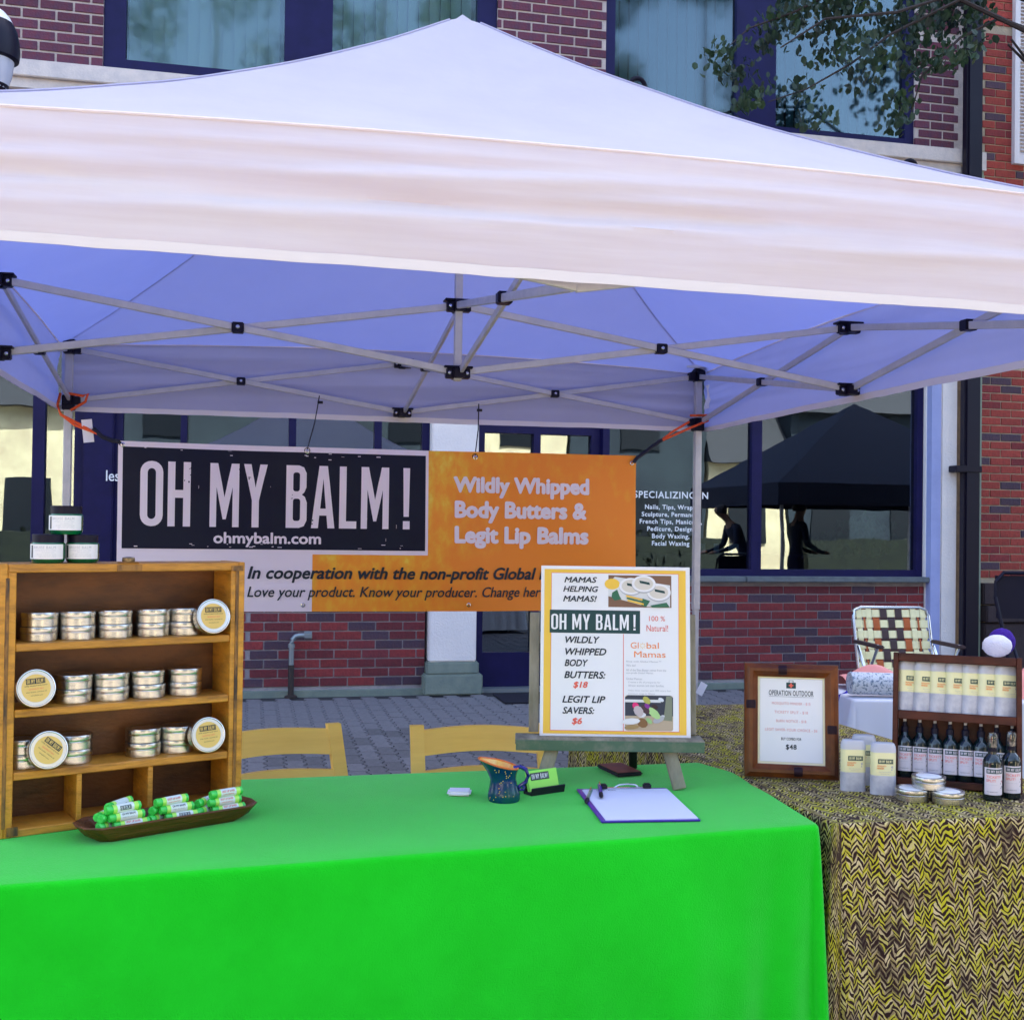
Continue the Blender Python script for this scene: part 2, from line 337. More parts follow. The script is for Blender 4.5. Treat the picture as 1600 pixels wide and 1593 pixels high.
# ------------------------------------------------------------------ lettering
_tc = {}
def curve_to_norm(cu):
    o = bpy.data.objects.new('tmp', cu); COL.objects.link(o)
    dg = bpy.context.evaluated_depsgraph_get(); dg.update()
    me = bpy.data.meshes.new_from_object(o.evaluated_get(dg)); bpy.data.objects.remove(o)
    vs = [(v.co.x, v.co.y) for v in me.vertices]; fs = [tuple(p.vertices) for p in me.polygons]
    bpy.data.meshes.remove(me); bpy.data.curves.remove(cu)
    x0 = min(v[0] for v in vs); x1 = max(v[0] for v in vs); y0 = min(v[1] for v in vs); y1 = max(v[1] for v in vs)
    return ([((x - x0) / (x1 - x0), (y - y0) / (y1 - y0)) for x, y in vs], fs, (x1 - x0) / (y1 - y0))
def text_norm(body, bold=0, shear=0, space=1, res=3):
    k = (body, bold, shear, space, res)
    if k in _tc: return _tc[k]
    cu = bpy.data.curves.new('t', 'FONT'); cu.body = body; cu.shear = shear; cu.space_character = space; cu.resolution_u = res
    cu.fill_mode = 'FRONT'; nm = curve_to_norm(cu)
    if bold:
        vs, fs, asp = nm; b = bold; V2 = []; F2 = []
        for li, (dx, dy) in enumerate(((0, 0), (b, 0), (-b, 0), (0, b), (0, -b), (b * .7, b * .7), (-b * .7, -b * .7), (b * .7, -b * .7), (-b * .7, b * .7))):
            o_ = len(V2); V2 += [(x + dx / asp, y + dy, li) for x, y in vs]; F2 += [tuple(i + o_ for i in f) for f in fs]
        x0 = -b / asp; w_ = 1 + 2 * b / asp; h_ = 1 + 2 * b
        nm = ([((x - x0) / w_, (y + b) / h_, li) for x, y, li in V2], F2, asp * w_ / h_)
    _tc[k] = nm; return nm
def rr(x0, y0, x1, y1, r, n=5):
    p = []
    for cx, cy, a in ((x1 - r, y0 + r, -90), (x1 - r, y1 - r, 0), (x0 + r, y1 - r, 90), (x0 + r, y0 + r, 180)):
        for i in range(n + 1): t = rad(a + 90 * i / n); p.append((cx + r * math.cos(t), cy + r * math.sin(t)))
    return p
def logo_norm(bang=True):
    k = 'logo%d' % bang
    if k in _tc: return _tc[k]
    W = .36; s = .115; g = []
    def put(x, polys): g.extend([[(x + a, b) for a, b in p] for p in polys])
    O = [rr(0, 0, W, 1, .17), rr(s, s * .95, W - s, 1 - s * .95, .065)]
    Hh = [[(0, 0), (s, 0), (s, .44), (W - s, .44), (W - s, 0), (W, 0), (W, 1), (W - s, 1), (W - s, .56), (s, .56), (s, 1), (0, 1)]]
    Mm = [[(0, 0), (.105, 0), (.105, .62), (.21, .12), (.26, .12), (.365, .62), (.365, 0), (.47, 0), (.47, 1), (.345, 1), (.235, .46), (.125, 1), (0, 1)]]
    Y = [[(.135, 0), (.25, 0), (.25, .42), (.385, 1), (.265, 1), (.193, .62), (.12, 1), (0, 1), (.135, .42)]]
    B = [[(0, 0), (.22, 0), (.30, .03), (.345, .12), (.345, .40), (.31, .49), (.26, .525), (.30, .56), (.335, .64), (.335, .88), (.29, .97), (.21, 1), (0, 1)], rr(s, .11, .235, .46, .04), rr(s, .575, .225, .89, .04)]
    A = [[(0, 0), (.115, 0), (.135, .20), (.255, .20), (.275, 0), (.39, 0), (.265, 1), (.125, 1)], [(.148, .31), (.242, .31), (.195, .78)]]
    L = [[(0, 0), (.29, 0), (.29, .115), (s, .115), (s, 1), (0, 1)]]
    E = [[(.01, .20), (.10, .20), (.115, 1), (0, 1)], [(0, 0), (.115, 0), (.115, .13), (0, .13)]]
    x = 0
    for ch in 'OH MY BALM!':
        if ch == ' ': x += .235; continue
        if ch == '!': x += .17
        d, wd = {'O': (O, W), 'H': (Hh, W), 'M': (Mm, .47), 'Y': (Y, .385), 'B': (B, .345), 'A': (A, .39), 'L': (L, .29), '!': (E, .115)}[ch]
        put(x, d); x += wd + .075
    cu = bpy.data.curves.new('logo', 'CURVE'); cu.dimensions = '2D'; cu.fill_mode = 'FRONT'
    for p in g:
        sp = cu.splines.new('POLY'); sp.points.add(len(p) - 1); sp.use_cyclic_u = True
        for q, (a, b) in zip(sp.points, p): q.co = (a, b, 0, 1)
    _tc[k] = curve_to_norm(cu); return _tc[k]
def fine(me, mx_len):
    bm = bmesh.new(); bm.from_mesh(me); bmesh.ops.triangulate(bm, faces=bm.faces[:])
    for _ in range(5):
        e = [e for e in bm.edges if e.calc_length() > mx_len]
        if not e: break
        bmesh.ops.subdivide_edges(bm, edges=e, cuts=1); bmesh.ops.triangulate(bm, faces=[f for f in bm.faces if len(f.verts) > 3])
    bm.to_mesh(me); bm.free()
def letter(nm, x0, z0, wd, h, y, m, parent, fn=None, name='lettering', mx=None):
    """nm = normalised text; put into the box x0..x0+wd, z0..z0+h on a face looking to -Y (fn bends it)"""
    vs, fs, asp = nm
    if wd is None: wd = h * asp
    if h is None: h = wd / asp
    f = fn or (lambda a, b, c: (a, b, c))
    if fn is bw_ref[0]:
        me = bpy.data.meshes.new(name); me.from_pydata([(x0 + t[0] * wd, y - (t[2] * 3e-5 if len(t) > 2 else 0), z0 + t[1] * h) for t in vs], [], [t for t in fs]); fine(me, .04)
        for v_ in me.vertices: v_.co = fn(*v_.co)
        me.materials.append(m); return link(name, me, parent, mx)
    me = bpy.data.meshes.new(name); me.from_pydata([f(x0 + t[0] * wd, y - (t[2] * 3e-5 if len(t) > 2 else 0), z0 + t[1] * h) for t in vs], [], [t for t in fs]); me.materials.append(m)
    return link(name, me, parent, mx)
def quad(x0, z0, x1, z1, y, m, parent, name='print_panel', fn=None, nu=1, nv=1, label=None, mx=None):
    f = fn or (lambda a, b, c: (a, b, c))
    mb = MB().grid(lambda u, v: f(x0 + u * (x1 - x0), y, z0 + v * (z1 - z0)), nu, nv)
    me = bpy.data.meshes.new(name); me.from_pydata(mb.v, [], mb.f); me.materials.append(m)
    return link(name, me, parent, mx, label)
def poly(pts, y, m, parent, name='print_shape', mx=None):
    me = bpy.data.meshes.new(name); me.from_pydata([(a, y, b) for a, b in pts], [], [tuple(range(len(pts)))]); me.materials.append(m)
    return link(name, me, parent, mx)
def ell(cx, cz, rx, rz, n=24, a=0):
    ca, sa = math.cos(a), math.sin(a)
    return [(cx + rx * math.cos(t) * ca - rz * math.sin(t) * sa, cz + rx * math.cos(t) * sa + rz * math.sin(t) * ca) for t in [2 * PI * i / n for i in range(n)]]
LOGO = logo_norm()
bw_ref = [0]

# ================================================================== SETTING
W = 9.55
g = MB().box(-60, 80, -60, 90, -.30, -.03); o = part('ground', g, M_ground, smooth=0); o['kind'] = 'structure'
pv = part('pavement', MB().box(-9, 14, 3.0, W + .05, -.029, -.008), M_sand, smooth=0); pv['kind'] = 'structure'
# interlocking pavers, long side towards the building, wavy long edges
PWD, PLN = .113, .225
def paver_poly():
    e = [(0, 0), (.010, .018), (.010, .042), (-.010, .070), (-.010, .094), (0, .1125), (.010, .1305), (.010, .1545), (-.010, .1825), (-.010, .2065), (0, .225)]
    gpx = .0030
    Lf = [(x + gpx, y) for x, y in e]; Rt = [(x + PWD - gpx, y) for x, y in e]
    Lf[0] = (Lf[0][0], gpx); Rt[0] = (Rt[0][0], gpx); Lf[-1] = (Lf[-1][0], PLN - gpx); Rt[-1] = (Rt[-1][0], PLN - gpx)
    return Lf + Rt[::-1]
def paver_geo(m, dz=0):
    p = paver_poly(); n = len(p); cx, cy = PWD / 2, PLN / 2
    top = [(cx + (x - cx) * .955, cy + (y - cy) * .975, .0 + dz) for x, y in p]; bot = [(x, y, -.006 + dz) for x, y in p]; low = [(x, y, -.02) for x, y in p]
    vs = top + bot + low
    fs = [tuple(range(n))[::-1]] + [(k * n + i, k * n + (i + 1) % n, (k + 1) * n + (i + 1) % n, (k + 1) * n + i) for k in (0, 1) for i in range(n)]
    m.add(vs, fs)
pm = MB(); paver_geo(pm); pme = pm.mesh('paver', M_paver, 0)
cells = []
for i in range(-26, 56):
    for j in range(0, 30):
        x = i * PWD; y = 3.1 + j * PLN + (PLN / 2 if i % 2 else 0)
        if y + PLN > W - .12: continue
        cells.append((x, y))
def seen(x, y):
    return (y < 8.6 and -.25 + .04 * y < x < 1.15 + (y - 3.9) * .42 and y > 3.75)
vis = sorted([c for c in cells if seen(*c)], key=lambda c: c[0] ** 2 + c[1] ** 2)[:300]; vs_ = set(vis)
for x, y in vis:
    link('paver', pme, pv, T(x, y, random.uniform(-.002, .002)) @ T(PWD / 2, PLN / 2, 0) @ rotm('Z', random.uniform(-.012, .012)) @ T(-PWD / 2, -PLN / 2, 0))
rest = MB()
for x, y in cells:
    if (x, y) in vs_: continue
    k = MB(); paver_geo(k, random.uniform(-.002, .002)); rest.add([(a + x, b + y, c) for a, b, c in k.v], k.f)
part('paver', rest, M_paver, pv, kind='stuff', smooth=0)

# ------------------------------------------------------------------ main brick building
bld = thing('brick_building', 'red brick building behind the canopy, dark framed shop windows below and upstairs', 'building')
BC, BL, JT = .0755, .2255, .011
BM = [M_brickA, M_brickA, M_brickB, M_brickB, M_brickC]
bcache = {}
def brick_mesh(wd, m, h):
    k = (round(wd, 3), m.name, round(h, 3))
    if k not in bcache:
        b = MB().box(0, wd, -.010, .02, 0, h, bev=.0022); bcache[k] = b.mesh('brick', m, 0)
    return bcache[k]
count = {}
def bricks(x0, x1, z0, z1, Y, parent, visible, mats=BM, course=BC, ln=BL, cap=300, wcum=None, phase=0, jt=JT):
    """running bond between x0..x1, z0..z1; brick faces stand 10 mm proud of Y"""
    stuff = MB(); r0 = math.ceil((z0 - .0) / course - 1e-6); r = r0
    while (r + 1) * course - jt <= z1 + 1e-4:
        z = r * course; x = math.floor((x0 - phase) / ln) * ln + phase + (ln / 2 if r % 2 else 0) - ln
        while x < x1:
            a = max(x, x0); b = min(x + ln - jt, x1); x += ln
            if b - a < .03: continue
            m = random.choices(mats, weights=wcum)[0]
            yy = Y + random.uniform(-.0015, .0015)
            if visible and count.get(parent.name, 0) < cap:
                count[parent.name] = count.get(parent.name, 0) + 1
                link('brick', brick_mesh(b - a, m, course - jt), parent, T(a, yy, z) @ rotm('Y', random.uniform(-.003, .003)))
            else:
                stuff.box(a, b, yy - .010, yy + .02, z, z + course - jt)
        r += 1
    if stuff.v: part('brick', stuff, mats[0], parent, kind='stuff', smooth=0)
def wallbox(x0, x1, z0, z1, y0=W, y1=W + .35, m=M_mortar, name='wall'): return part(name, MB().box(x0, x1, y0, y1, z0, z1), m, bld, smooth=0)
# piers and panels of the wall (openings left free)
wallbox(-9, -4.2, 0, 4.82); wallbox(-4.2, -1.30, 0, .35)
wallbox(-1.05, 1.44, .0, .93); wallbox(2.98, 6.08, 0, .93)
wallbox(-9, 6.56, 2.95, 4.82)                      # fascia zone behind the canopy
wallbox(-9, -1.19, 4.95, 7.3, m=M_mortarU); wallbox(1.99, 2.955, 4.95, 7.3, m=M_mortarU); wallbox(5.952, 6.56, 4.95, 7.3, m=M_mortarU); wallbox(-9, 6.56, 7.3, 15)
wallbox(-1.19, 1.99, 4.82, 4.90, W + .02); wallbox(2.955, 5.952, 4.82, 4.90, W + .02)
W4 = [5, 5, 5, 4, 3]
bricks(-1.05, 1.44, .07, .94, W, bld, False) if False else None
bricks(-.02, 1.44, .07, .93, W, bld, True, phase=.02)
bricks(3.75, 6.08, .07, .92, W, bld, True, phase=.06)
bricks(-1.97, -1.19, 4.96, 5.75, W, bld, True, [M_brickU], .083, .255, jt=.018)
bricks(1.99, 2.955, 4.98, 5.85, W, bld, True, [M_brickU], .083, .255, jt=.018)
bricks(5.952, 6.40, 4.96, 6.0, W, bld, True, [M_brickU], .083, .255, jt=.018)
for a in ((-1.05, -.02, .07, .93), (2.98, 3.75, .07, .93), ):
    bricks(*a, W, bld, False)
for a in ((-4, -1.97, 4.96, 7.3), (-1.97, -1.19, 5.73, 7.3), (1.99, 2.955, 5.81, 7.3), (5.952, 6.40, 5.98, 7.3), (-4, 6.5, 7.32, 8.5)):
    bricks(*a, W, bld, False, [M_brickU], .083, .255, jt=.018)
# cornice ledge
part('ledge', MB().box(-9, 6.43, W - .10, W - .001, 4.82, 4.95, bev=.006), M_ledge, bld)
part('ledge', MB().box(-9, 6.40, W - .06, W - .001, 4.74, 4.818), M_ledge, bld, smooth=0)
# stucco columns
def column(x0, x1, zt):
    c = part('column', MB().box(x0, x1, W - .10, W + .3, .27, zt, bev=.01), M_stucco, bld)
    part('column_base', MB().box(x0 - .045, x1 + .05, W - .15, W + .28, .0, .17, bev=.012).box(x0 - .02, x1 + .022, W - .125, W + .27, .168, .27, bev=.012), M_colbase, c)
column(1.463, 1.86, 2.95)
part('column', MB().box(6.19, 6.36, W - .10, W + .3, .0, 2.95, bev=.012).add(*(lambda: ([(6.085, W - .02, 0), (6.19, W - .10, 0), (6.19, W + .2, 0), (6.085, W + .2, 0), (6.085, W - .02, 2.95), (6.19, W - .10, 2.95), (6.19, W + .2, 2.95), (6.085, W + .2, 2.95)], [(0, 1, 5, 4), (0, 4, 7, 3), (3, 2, 1, 0), (4, 5, 6, 7)]))()), M_stucco, bld)
part('column_reveal', MB().box(6.09, 6.186, W - .104, W + .1, .0, 2.95), M_blued, bld, smooth=0, label='pale blue return of the stucco column beside the window')
# sills
for a, b in ((2.98, 4.28), (4.285, 6.10)):
    part('sill', MB().box(a, b, W - .09, W + .12, .935, .985, bev=.008), M_sill, bld)
part('sill', MB().box(-1.05, 1.43, W - .09, W + .12, .935, .985, bev=.008), M_sill, bld)
part('footing', MB().box(-1.05, 1.44, W - .06, W + .1, -.02, .045).box(2.98, 6.1, W - .06, W + .1, -.02, .045), M_colbase, bld, smooth=0)
# window builder: frames as bars, panes as sub-parts
def window(x0, x1, z0, z1, muls, fw=.07, glassm=M_glass, Yf=W + .02, name='window', parent=bld, dep=.10, bot=None):
    bot = fw if bot is None else bot
    mb = MB().box(x0, x0 + fw, Yf, Yf + dep, z0, z1).box(x1 - fw, x1, Yf, Yf + dep, z0, z1)
    mb.box(x0 + fw, x1 - fw, Yf + .002, Yf + dep, z0, z0 + bot).box(x0 + fw, x1 - fw, Yf + .002, Yf + dep, z1 - fw, z1)
    for a, b in muls: mb.box(a, b, Yf + .001, Yf + dep, z0 + bot, z1 - fw)
    f = part(name, mb, M_navy, parent, smooth=0)
    ed = [x0 + fw] + [q for ab in muls for q in ab] + [x1 - fw]
    for i in range(0, len(ed), 2):
        part('pane', MB().box(ed[i], ed[i + 1], Yf + .05, Yf + .056, z0 + bot, z1 - fw), glassm, f, smooth=0)
    return f
window(-1.187, 1.986, 4.90, 7.28, [(.215, .603)], .165, M_glassU)
window(2.955, 5.952, 4.90, 7.28, [(4.185, 4.568)], .09, M_glassU, bot=.14)
# big ground floor windows
wR = window(2.98, 6.08, .985, 2.95, [(3.60 - .6, 3.60 - .58), (4.375, 4.47)], .06, M_glass)
wC = window(-1.05, 1.46, .985, 2.95, [(-.55, -.50), (.30, .36), (1.0, 1.06)], .06, M_glass)
wL = window(-4.2, -1.28, .35, 2.95, [(-2.6, -2.5), (-1.66, -1.57)], .07, M_glass)
part('mullion_post', MB().box(-1.28, -1.05, W - .04, W + .25, 0, 2.95, bev=.01), M_navy, bld, label='wide navy post of the shopfront left of the banner')
# entrance door recess
dr = part('door', MB().box(1.865, 1.95, W + .10, W + .22, .03, 2.9).box(2.90, 2.975, W + .10, W + .22, .03, 2.9).box(1.95, 2.90, W + .10, W + .2, .03, .32).box(1.95, 2.9, W + .1, W + .2, 2.2, 2.3).box(1.95, 2.9, W + .1, W + .2, 2.8, 2.9).box(2.38, 2.44, W + .09, W + .2, .32, 2.2), M_navy, bld, smooth=0)
part('pane', MB().box(1.95, 2.38, W + .15, W + .156, .32, 2.2).box(2.44, 2.9, W + .15, W + .156, .32, 2.2).box(1.95, 2.9, W + .15, W + .156, 2.3, 2.8), M_glass, dr, smooth=0)
part('door_handle', MB().tube([(2.34, W + .04, .95), (2.34, W + .04, 1.25)], .012), M_steel, dr)
part('threshold', MB().box(1.865, 2.975, W - .02, W + .25, -.005, .028), M_pipe, bld, smooth=0)
# rooms behind the glass
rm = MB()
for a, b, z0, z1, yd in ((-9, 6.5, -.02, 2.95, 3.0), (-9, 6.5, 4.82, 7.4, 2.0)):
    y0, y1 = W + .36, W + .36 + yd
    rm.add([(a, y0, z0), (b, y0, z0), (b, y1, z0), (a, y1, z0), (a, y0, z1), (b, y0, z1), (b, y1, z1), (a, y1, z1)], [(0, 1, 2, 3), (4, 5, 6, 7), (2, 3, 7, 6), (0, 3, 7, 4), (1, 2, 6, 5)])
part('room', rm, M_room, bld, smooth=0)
part('roof', MB().box(-9, 6.56, W, W + 8, 15, 15.2), M_roof, bld, smooth=0)
# vertical blinds upstairs
blm = MB().box(-.052, .052, -.001, .001, 4.95, 7.2).mesh('blind_slat', M_blind, 0)
blmR = MB().box(-.052, .052, -.001, .001, 4.95, 7.2).mesh('blind_slat', M_blindR, 0)
def blinds(x0, x1, parent, me_=None):
    x = x0 + .05
    while x < x1 - .03:
        link('blind_slat', me_ or blm, parent, T(x, W + .22, 0) @ rotm('Z', rad(28 + random.uniform(-4, 4)))); x += .092
ub = [c for c in bld.children if c.name.startswith('window')]
blinds(-1.02, .215, ub[0]); blinds(.603, 1.82, ub[0]); blinds(3.045, 4.185, ub[1], blmR); blinds(4.568, 5.86, ub[1], blmR)
# lettering on the salon window
wl = mat('window_vinyl_white', (.80, .80, .82), .6)
YG = W + .068
def wtext(s, cx, z, h, bold=.03):
    nm = text_norm(s, bold, 0, 1.12); wd = h * nm[2]; letter(nm, cx - wd / 2, z, wd, h, YG, wl, wR)
wtext('SPECIALIZING IN', 3.63, 1.665, .062, .03)
for i, s_ in enumerate(('Nails, Tips, Wraps,', 'Sculpture, Permanent', 'French Tips, Manicure,', 'Pedicure, Design,', 'Body Waxing,', 'Facial Waxing')):
    wtext(s_, 3.63, 1.555 - i * .064, .054)
letter(text_norm('Bottles', .01), -1.40, 1.71, .36, .12, W + .0, wl, bld) if False else None
letter(text_norm('les', .012), -1.005 - .098, 1.712, .10, .085, W - .043, wl, bld)
# wall pipe, downspout
pp = thing('standpipe', 'galvanised standpipe with elbow in front of the low brick wall', 'pipe', T(.345, 9.45, 0))
part('lower_pipe', MB().tube([(0, 0, -.005), (0, 0, .26)], .024, 12).lathe([(.05, -.005), (.05, .012), (.03, .02)], 16), M_pipeb, pp)
part('upper_pipe', MB().tube([(0, 0, .262), (0, 0, .43), (.008, 0, .465), (.03, 0, .49), (.06, 0, .497), (.10, 0, .497)], .021, 12).lathe([(.028, .40), (.028, .43)], 14), M_pipe, pp)
part('outlet', MB().lathe([(.036, .0), (.036, .06)], 6, T(.10, 0, .497) @ rotm('Y', PI / 2)), M_pipe, pp)
ds = thing('downspout', 'dark bronze downspout running down between stucco column and right brick wall', 'downspout', T(6.365, 9.34, 0))
part('spout_pipe', MB().box(0, .165, 0, .10, .02, 8, bev=.02), M_spout, ds)
for z in (1.98, 4.35, 6.3): part('strap', MB().box(-.10, .17, -.012, .11, z - .03, z + .03, bev=.006), M_spout, ds)
part('shoe', MB().box(-.14, .12, -.10, .08, .0, .05, bev=.02), M_black, ds)
# ------------------------------------------------------------------ right-hand building
b2 = thing('neighbouring_brick_building', 'orange-red brick building at the right edge with white louvred shutter', 'building')
def w2(x0, x1, z0, z1, **k): return part('wall', MB().box(x0, x1, W, W + .4, z0, z1), M_mortar2, b2, smooth=0)
w2(6.60, 16, 0, 15)
part('corner_trim', MB().box(6.56, 6.645, W - .05, W + .1, 0, 4.78), M_strip, b2, smooth=0)
part('corner_cap', MB().box(6.55, 6.66, W - .07, W - .001, 4.78, 4.95), M_ledge, b2, smooth=0)
OR = [M_brickD, M_brickD, M_brickA, M_brickC]; OW = [6, 5, 4, 2]
bricks(6.66, 7.42, .95, 3.0, W, b2, True, OR, .0755, .222, 300, OW)
bricks(6.66, 7.10, 4.55, 6.15, W, b2, True, OR, .0755, .222, 300, OW, .03)
bricks(7.10, 7.6, 4.55, 4.85, W, b2, True, OR, .0755, .222, 300, OW, .03)
bricks(7.42, 9.9, .95, 8, W, b2, False, OR, .0755, .222, 300, OW); bricks(6.66, 7.42, 3.02, 4.54, W, b2, False, OR, .0755, .222, 300, OW); bricks(6.66, 7.42, 6.17, 8, W, b2, False, OR, .0755, .222, 300, OW)
for i, (z0, z1, y) in enumerate(((0, .56, .10), (.57, .72, .13), (.73, .93, .08))):
    part('plinth_course', MB().box(6.66, 9.9, W - y, W + .05, z0, z1, bev=.01), M_brown, b2)
sh = part('shutter', MB().box(6.965, 7.02, W - .06, W - .012, 4.88, 6.9).box(7.42, 7.48, W - .06, W - .012, 4.88, 6.9).box(7.02, 7.42, W - .058, W - .012, 4.88, 4.97).box(7.02, 7.42, W - .058, W - .012, 6.8, 6.9), M_shut, b2, smooth=0)
part('shutter_back', MB().box(7.02, 7.42, W - .016, W - .011, 4.97, 6.8), M_shut, sh, smooth=0)
lm = MB().box(0, .40, -.018, .018, -.003, .003, rotm('X', rad(40))).mesh('louvre', M_shut, 0)
for k in range(52): link('louvre', lm, sh, T(7.02, W - .035, 4.99 + k * .035))
# gooseneck lamps over the shop sign
gn = thing('gooseneck_lamp', 'black gooseneck wall lamp whose hook shows above the canopy near its peak', 'wall lamp', T(3.09, W, 4.265), 'gooseneck lamps on the facade')
part('neck', MB().tube([(0, -.11, .30), (0, -.30, .60), (0, -.42, .74)] + [(-.07 * math.cos(t) * 1 - .0, -.45 - .02 * math.sin(t), .80 + .075 * math.sin(t)) for t in [PI * k / 10 for k in range(11)]] + [(.07, -.5, .62)], .02, 10), M_blackpl, gn)
part('lamp_shade', MB().lathe([(.02, .62), (.05, .60), (.15, .50), (.15, .49)], 20, T(.07, -.5, 0)), M_blackpl, gn)
part('wall_plate', MB().lathe([(.05, 0), (.05, .1)], 16, T(0, -.0, .30) @ rotm('X', PI / 2)), M_blackpl, gn)
dup(gn, T(5.62, W, 3.79), 'black gooseneck wall lamp whose tip pokes up under the right upstairs window')
# street lamp at the left edge
la = thing('street_lamp', 'street lamp with white dome top and glass lantern at the upper left edge', 'street lamp', T(-1.475, 7, 0))
part('post', MB().lathe([(.09, 0), (.09, .3), (.05, .4), (.045, 3.75), (.07, 3.8), (.10, 3.86)], 20), M_blackpl, la)
part('lantern_glass', MB().lathe([(.09, 3.84), (.115, 3.92), (.125, 4.0)], 24), mat('lantern_glass', (.45, .47, .58), .2), la)
part('lantern_ring', MB().lathe([(.127, 4.0), (.150, 4.01), (.155, 4.06), (.150, 4.12), (.140, 4.17), (.118, 4.215)], 28), M_blackpl, la)
part('dome', MB().lathe([(.117, 4.216), (.098, 4.25), (.070, 4.28), (.04, 4.30), (.0, 4.31)], 28), mat('white_dome', (.82, .82, .84), .3), la)
# door mat
tag(part('door_mat', MB().box(1.98, 2.86, 8.86, 9.32, .003, .016, bev=.003), M_black), 'dark doormat lying on the pavers at the shop door', 'mat')

# ------------------------------------------------------------------ street tree, right
def leafcloud(mb, c, n, rad_, sz, sd):
    rnd = random.Random(sd)
    for _ in range(n):
        d = Vector((rnd.gauss(0, 1), rnd.gauss(0, 1), rnd.gauss(0, 1))).normalized() * rnd.random() ** .45
        p = Vector(c) + Vector((d.x * rad_[0], d.y * rad_[1], d.z * rad_[2]))
        m = T(*p) @ rotm('Z', rnd.uniform(0, 6.3)) @ rotm('X', rnd.uniform(.5, 2.3)) @ rotm('Y', rnd.uniform(-.5, .5)); s = sz * rnd.uniform(.6, 1.25)
        mb.add([(0, 0, 0), (.34 * s, .32 * s, .05 * s), (.30 * s, .75 * s, .05 * s), (0, s, -.06 * s), (-.30 * s, .75 * s, .05 * s), (-.34 * s, .32 * s, .05 * s)], [(0, 1, 2, 3), (0, 3, 4, 5)], m)
tr = thing('street_tree', 'leafy street tree reaching in from the right before the upstairs window', 'tree', T(7.7, 7.5, 0))
tk = MB().tube([(0, 0, -.1), (.03, 0, 1.5), (-.03, .02, 3.0), (.05, 0, 4.5), (0, 0, 6.2)], [.13, .11, .09, .06, .03], 12)
part('trunk', tk, M_bark, tr)
O_ = Vector((7.7, 7.5, 0))
br = MB(); lf = MB(); rb = random.Random(5)
def P8(px, py, y=8.0):   # scene point on the plane y, seen from the eye
    d = R_ * ((px - 800) / 1800.5) + F_ + U_ * ((797 - py) / 1800.5); return EYE + d * (y / d.y)
limbs = [[(1780, 60), (1560, -30), (1400, 20), (1290, 30), (1220, 75)], [(1750, 0), (1500, 0), (1390, 55), (1330, 100), (1260, 140), (1200, 160)], [(1760, 40), (1560, 30), (1500, 60), (1440, 120), (1420, 190)], [(1720, -80), (1450, -60), (1300, -10), (1240, 20), (1170, 45), (1120, 90)], [(1750, -90), (1520, -30), (1380, -30), (1320, 10)], [(1760, 140), (1640, 120), (1600, 95), (1575, 70)], [(1760, 200), (1650, 170), (1605, 95), (1580, 62)]]
for k, L_ in enumerate(limbs):
    pts = [(P8(a, b, 7.7 + .12 * k) - O_) for a, b in L_]; pts[0] = Vector((0, 0, 4.3 + .2 * k))
    br.tube(pts, [.035] + [.016, .012, .009, .006, .004][:len(pts) - 1], 6)
part('limb', br, M_bark, tr, kind='stuff')
clumps = [(1125, 95, 40, 26, 26), (1155, 115, 32, 24, 20), (1205, 60, 45, 40, 45), (1250, 30, 60, 40, 75), (1320, 20, 70, 40, 90), (1290, 85, 45, 35, 34), (1360, 90, 60, 35, 50), (1420, 40, 55, 45, 80), (1480, 30, 50, 40, 70), (1520, 20, 40, 45, 50), (1440, 100, 45, 30, 34), (1500, 90, 34, 30, 28), (1250, 150, 34, 20, 18), (1165, 165, 34, 18, 22), (1190, 150, 20, 22, 14), (1410, 165, 28, 26, 26), (1400, 195, 30, 18, 20), (1270, 190, 26, 16, 12), (1460, 100, 24, 26, 22), (1350, 130, 40, 22, 18), (1530, 70, 22, 30, 14), (1300, -30, 130, 50, 100), (1480, -40, 120, 50, 100), (1290, 195, 18, 14, 8)]
for px, py, rx, ry, n in clumps:
    yy = 7.9 + rb.uniform(-.25, .35); c = P8(px, py, yy) - O_; s = 8.4 / 1800
    leafcloud(lf, c, int(n * 2.3), (rx * s, .25, ry * s), .066, px)
for k in range(5): leafcloud(lf, (rb.uniform(-1.2, 1.4), rb.uniform(-1.3, .6), rb.uniform(5.2, 7)), 500, (.9, .9, .7), .09, k)
part('crown', lf, M_leaf, tr, kind='stuff', smooth=0)

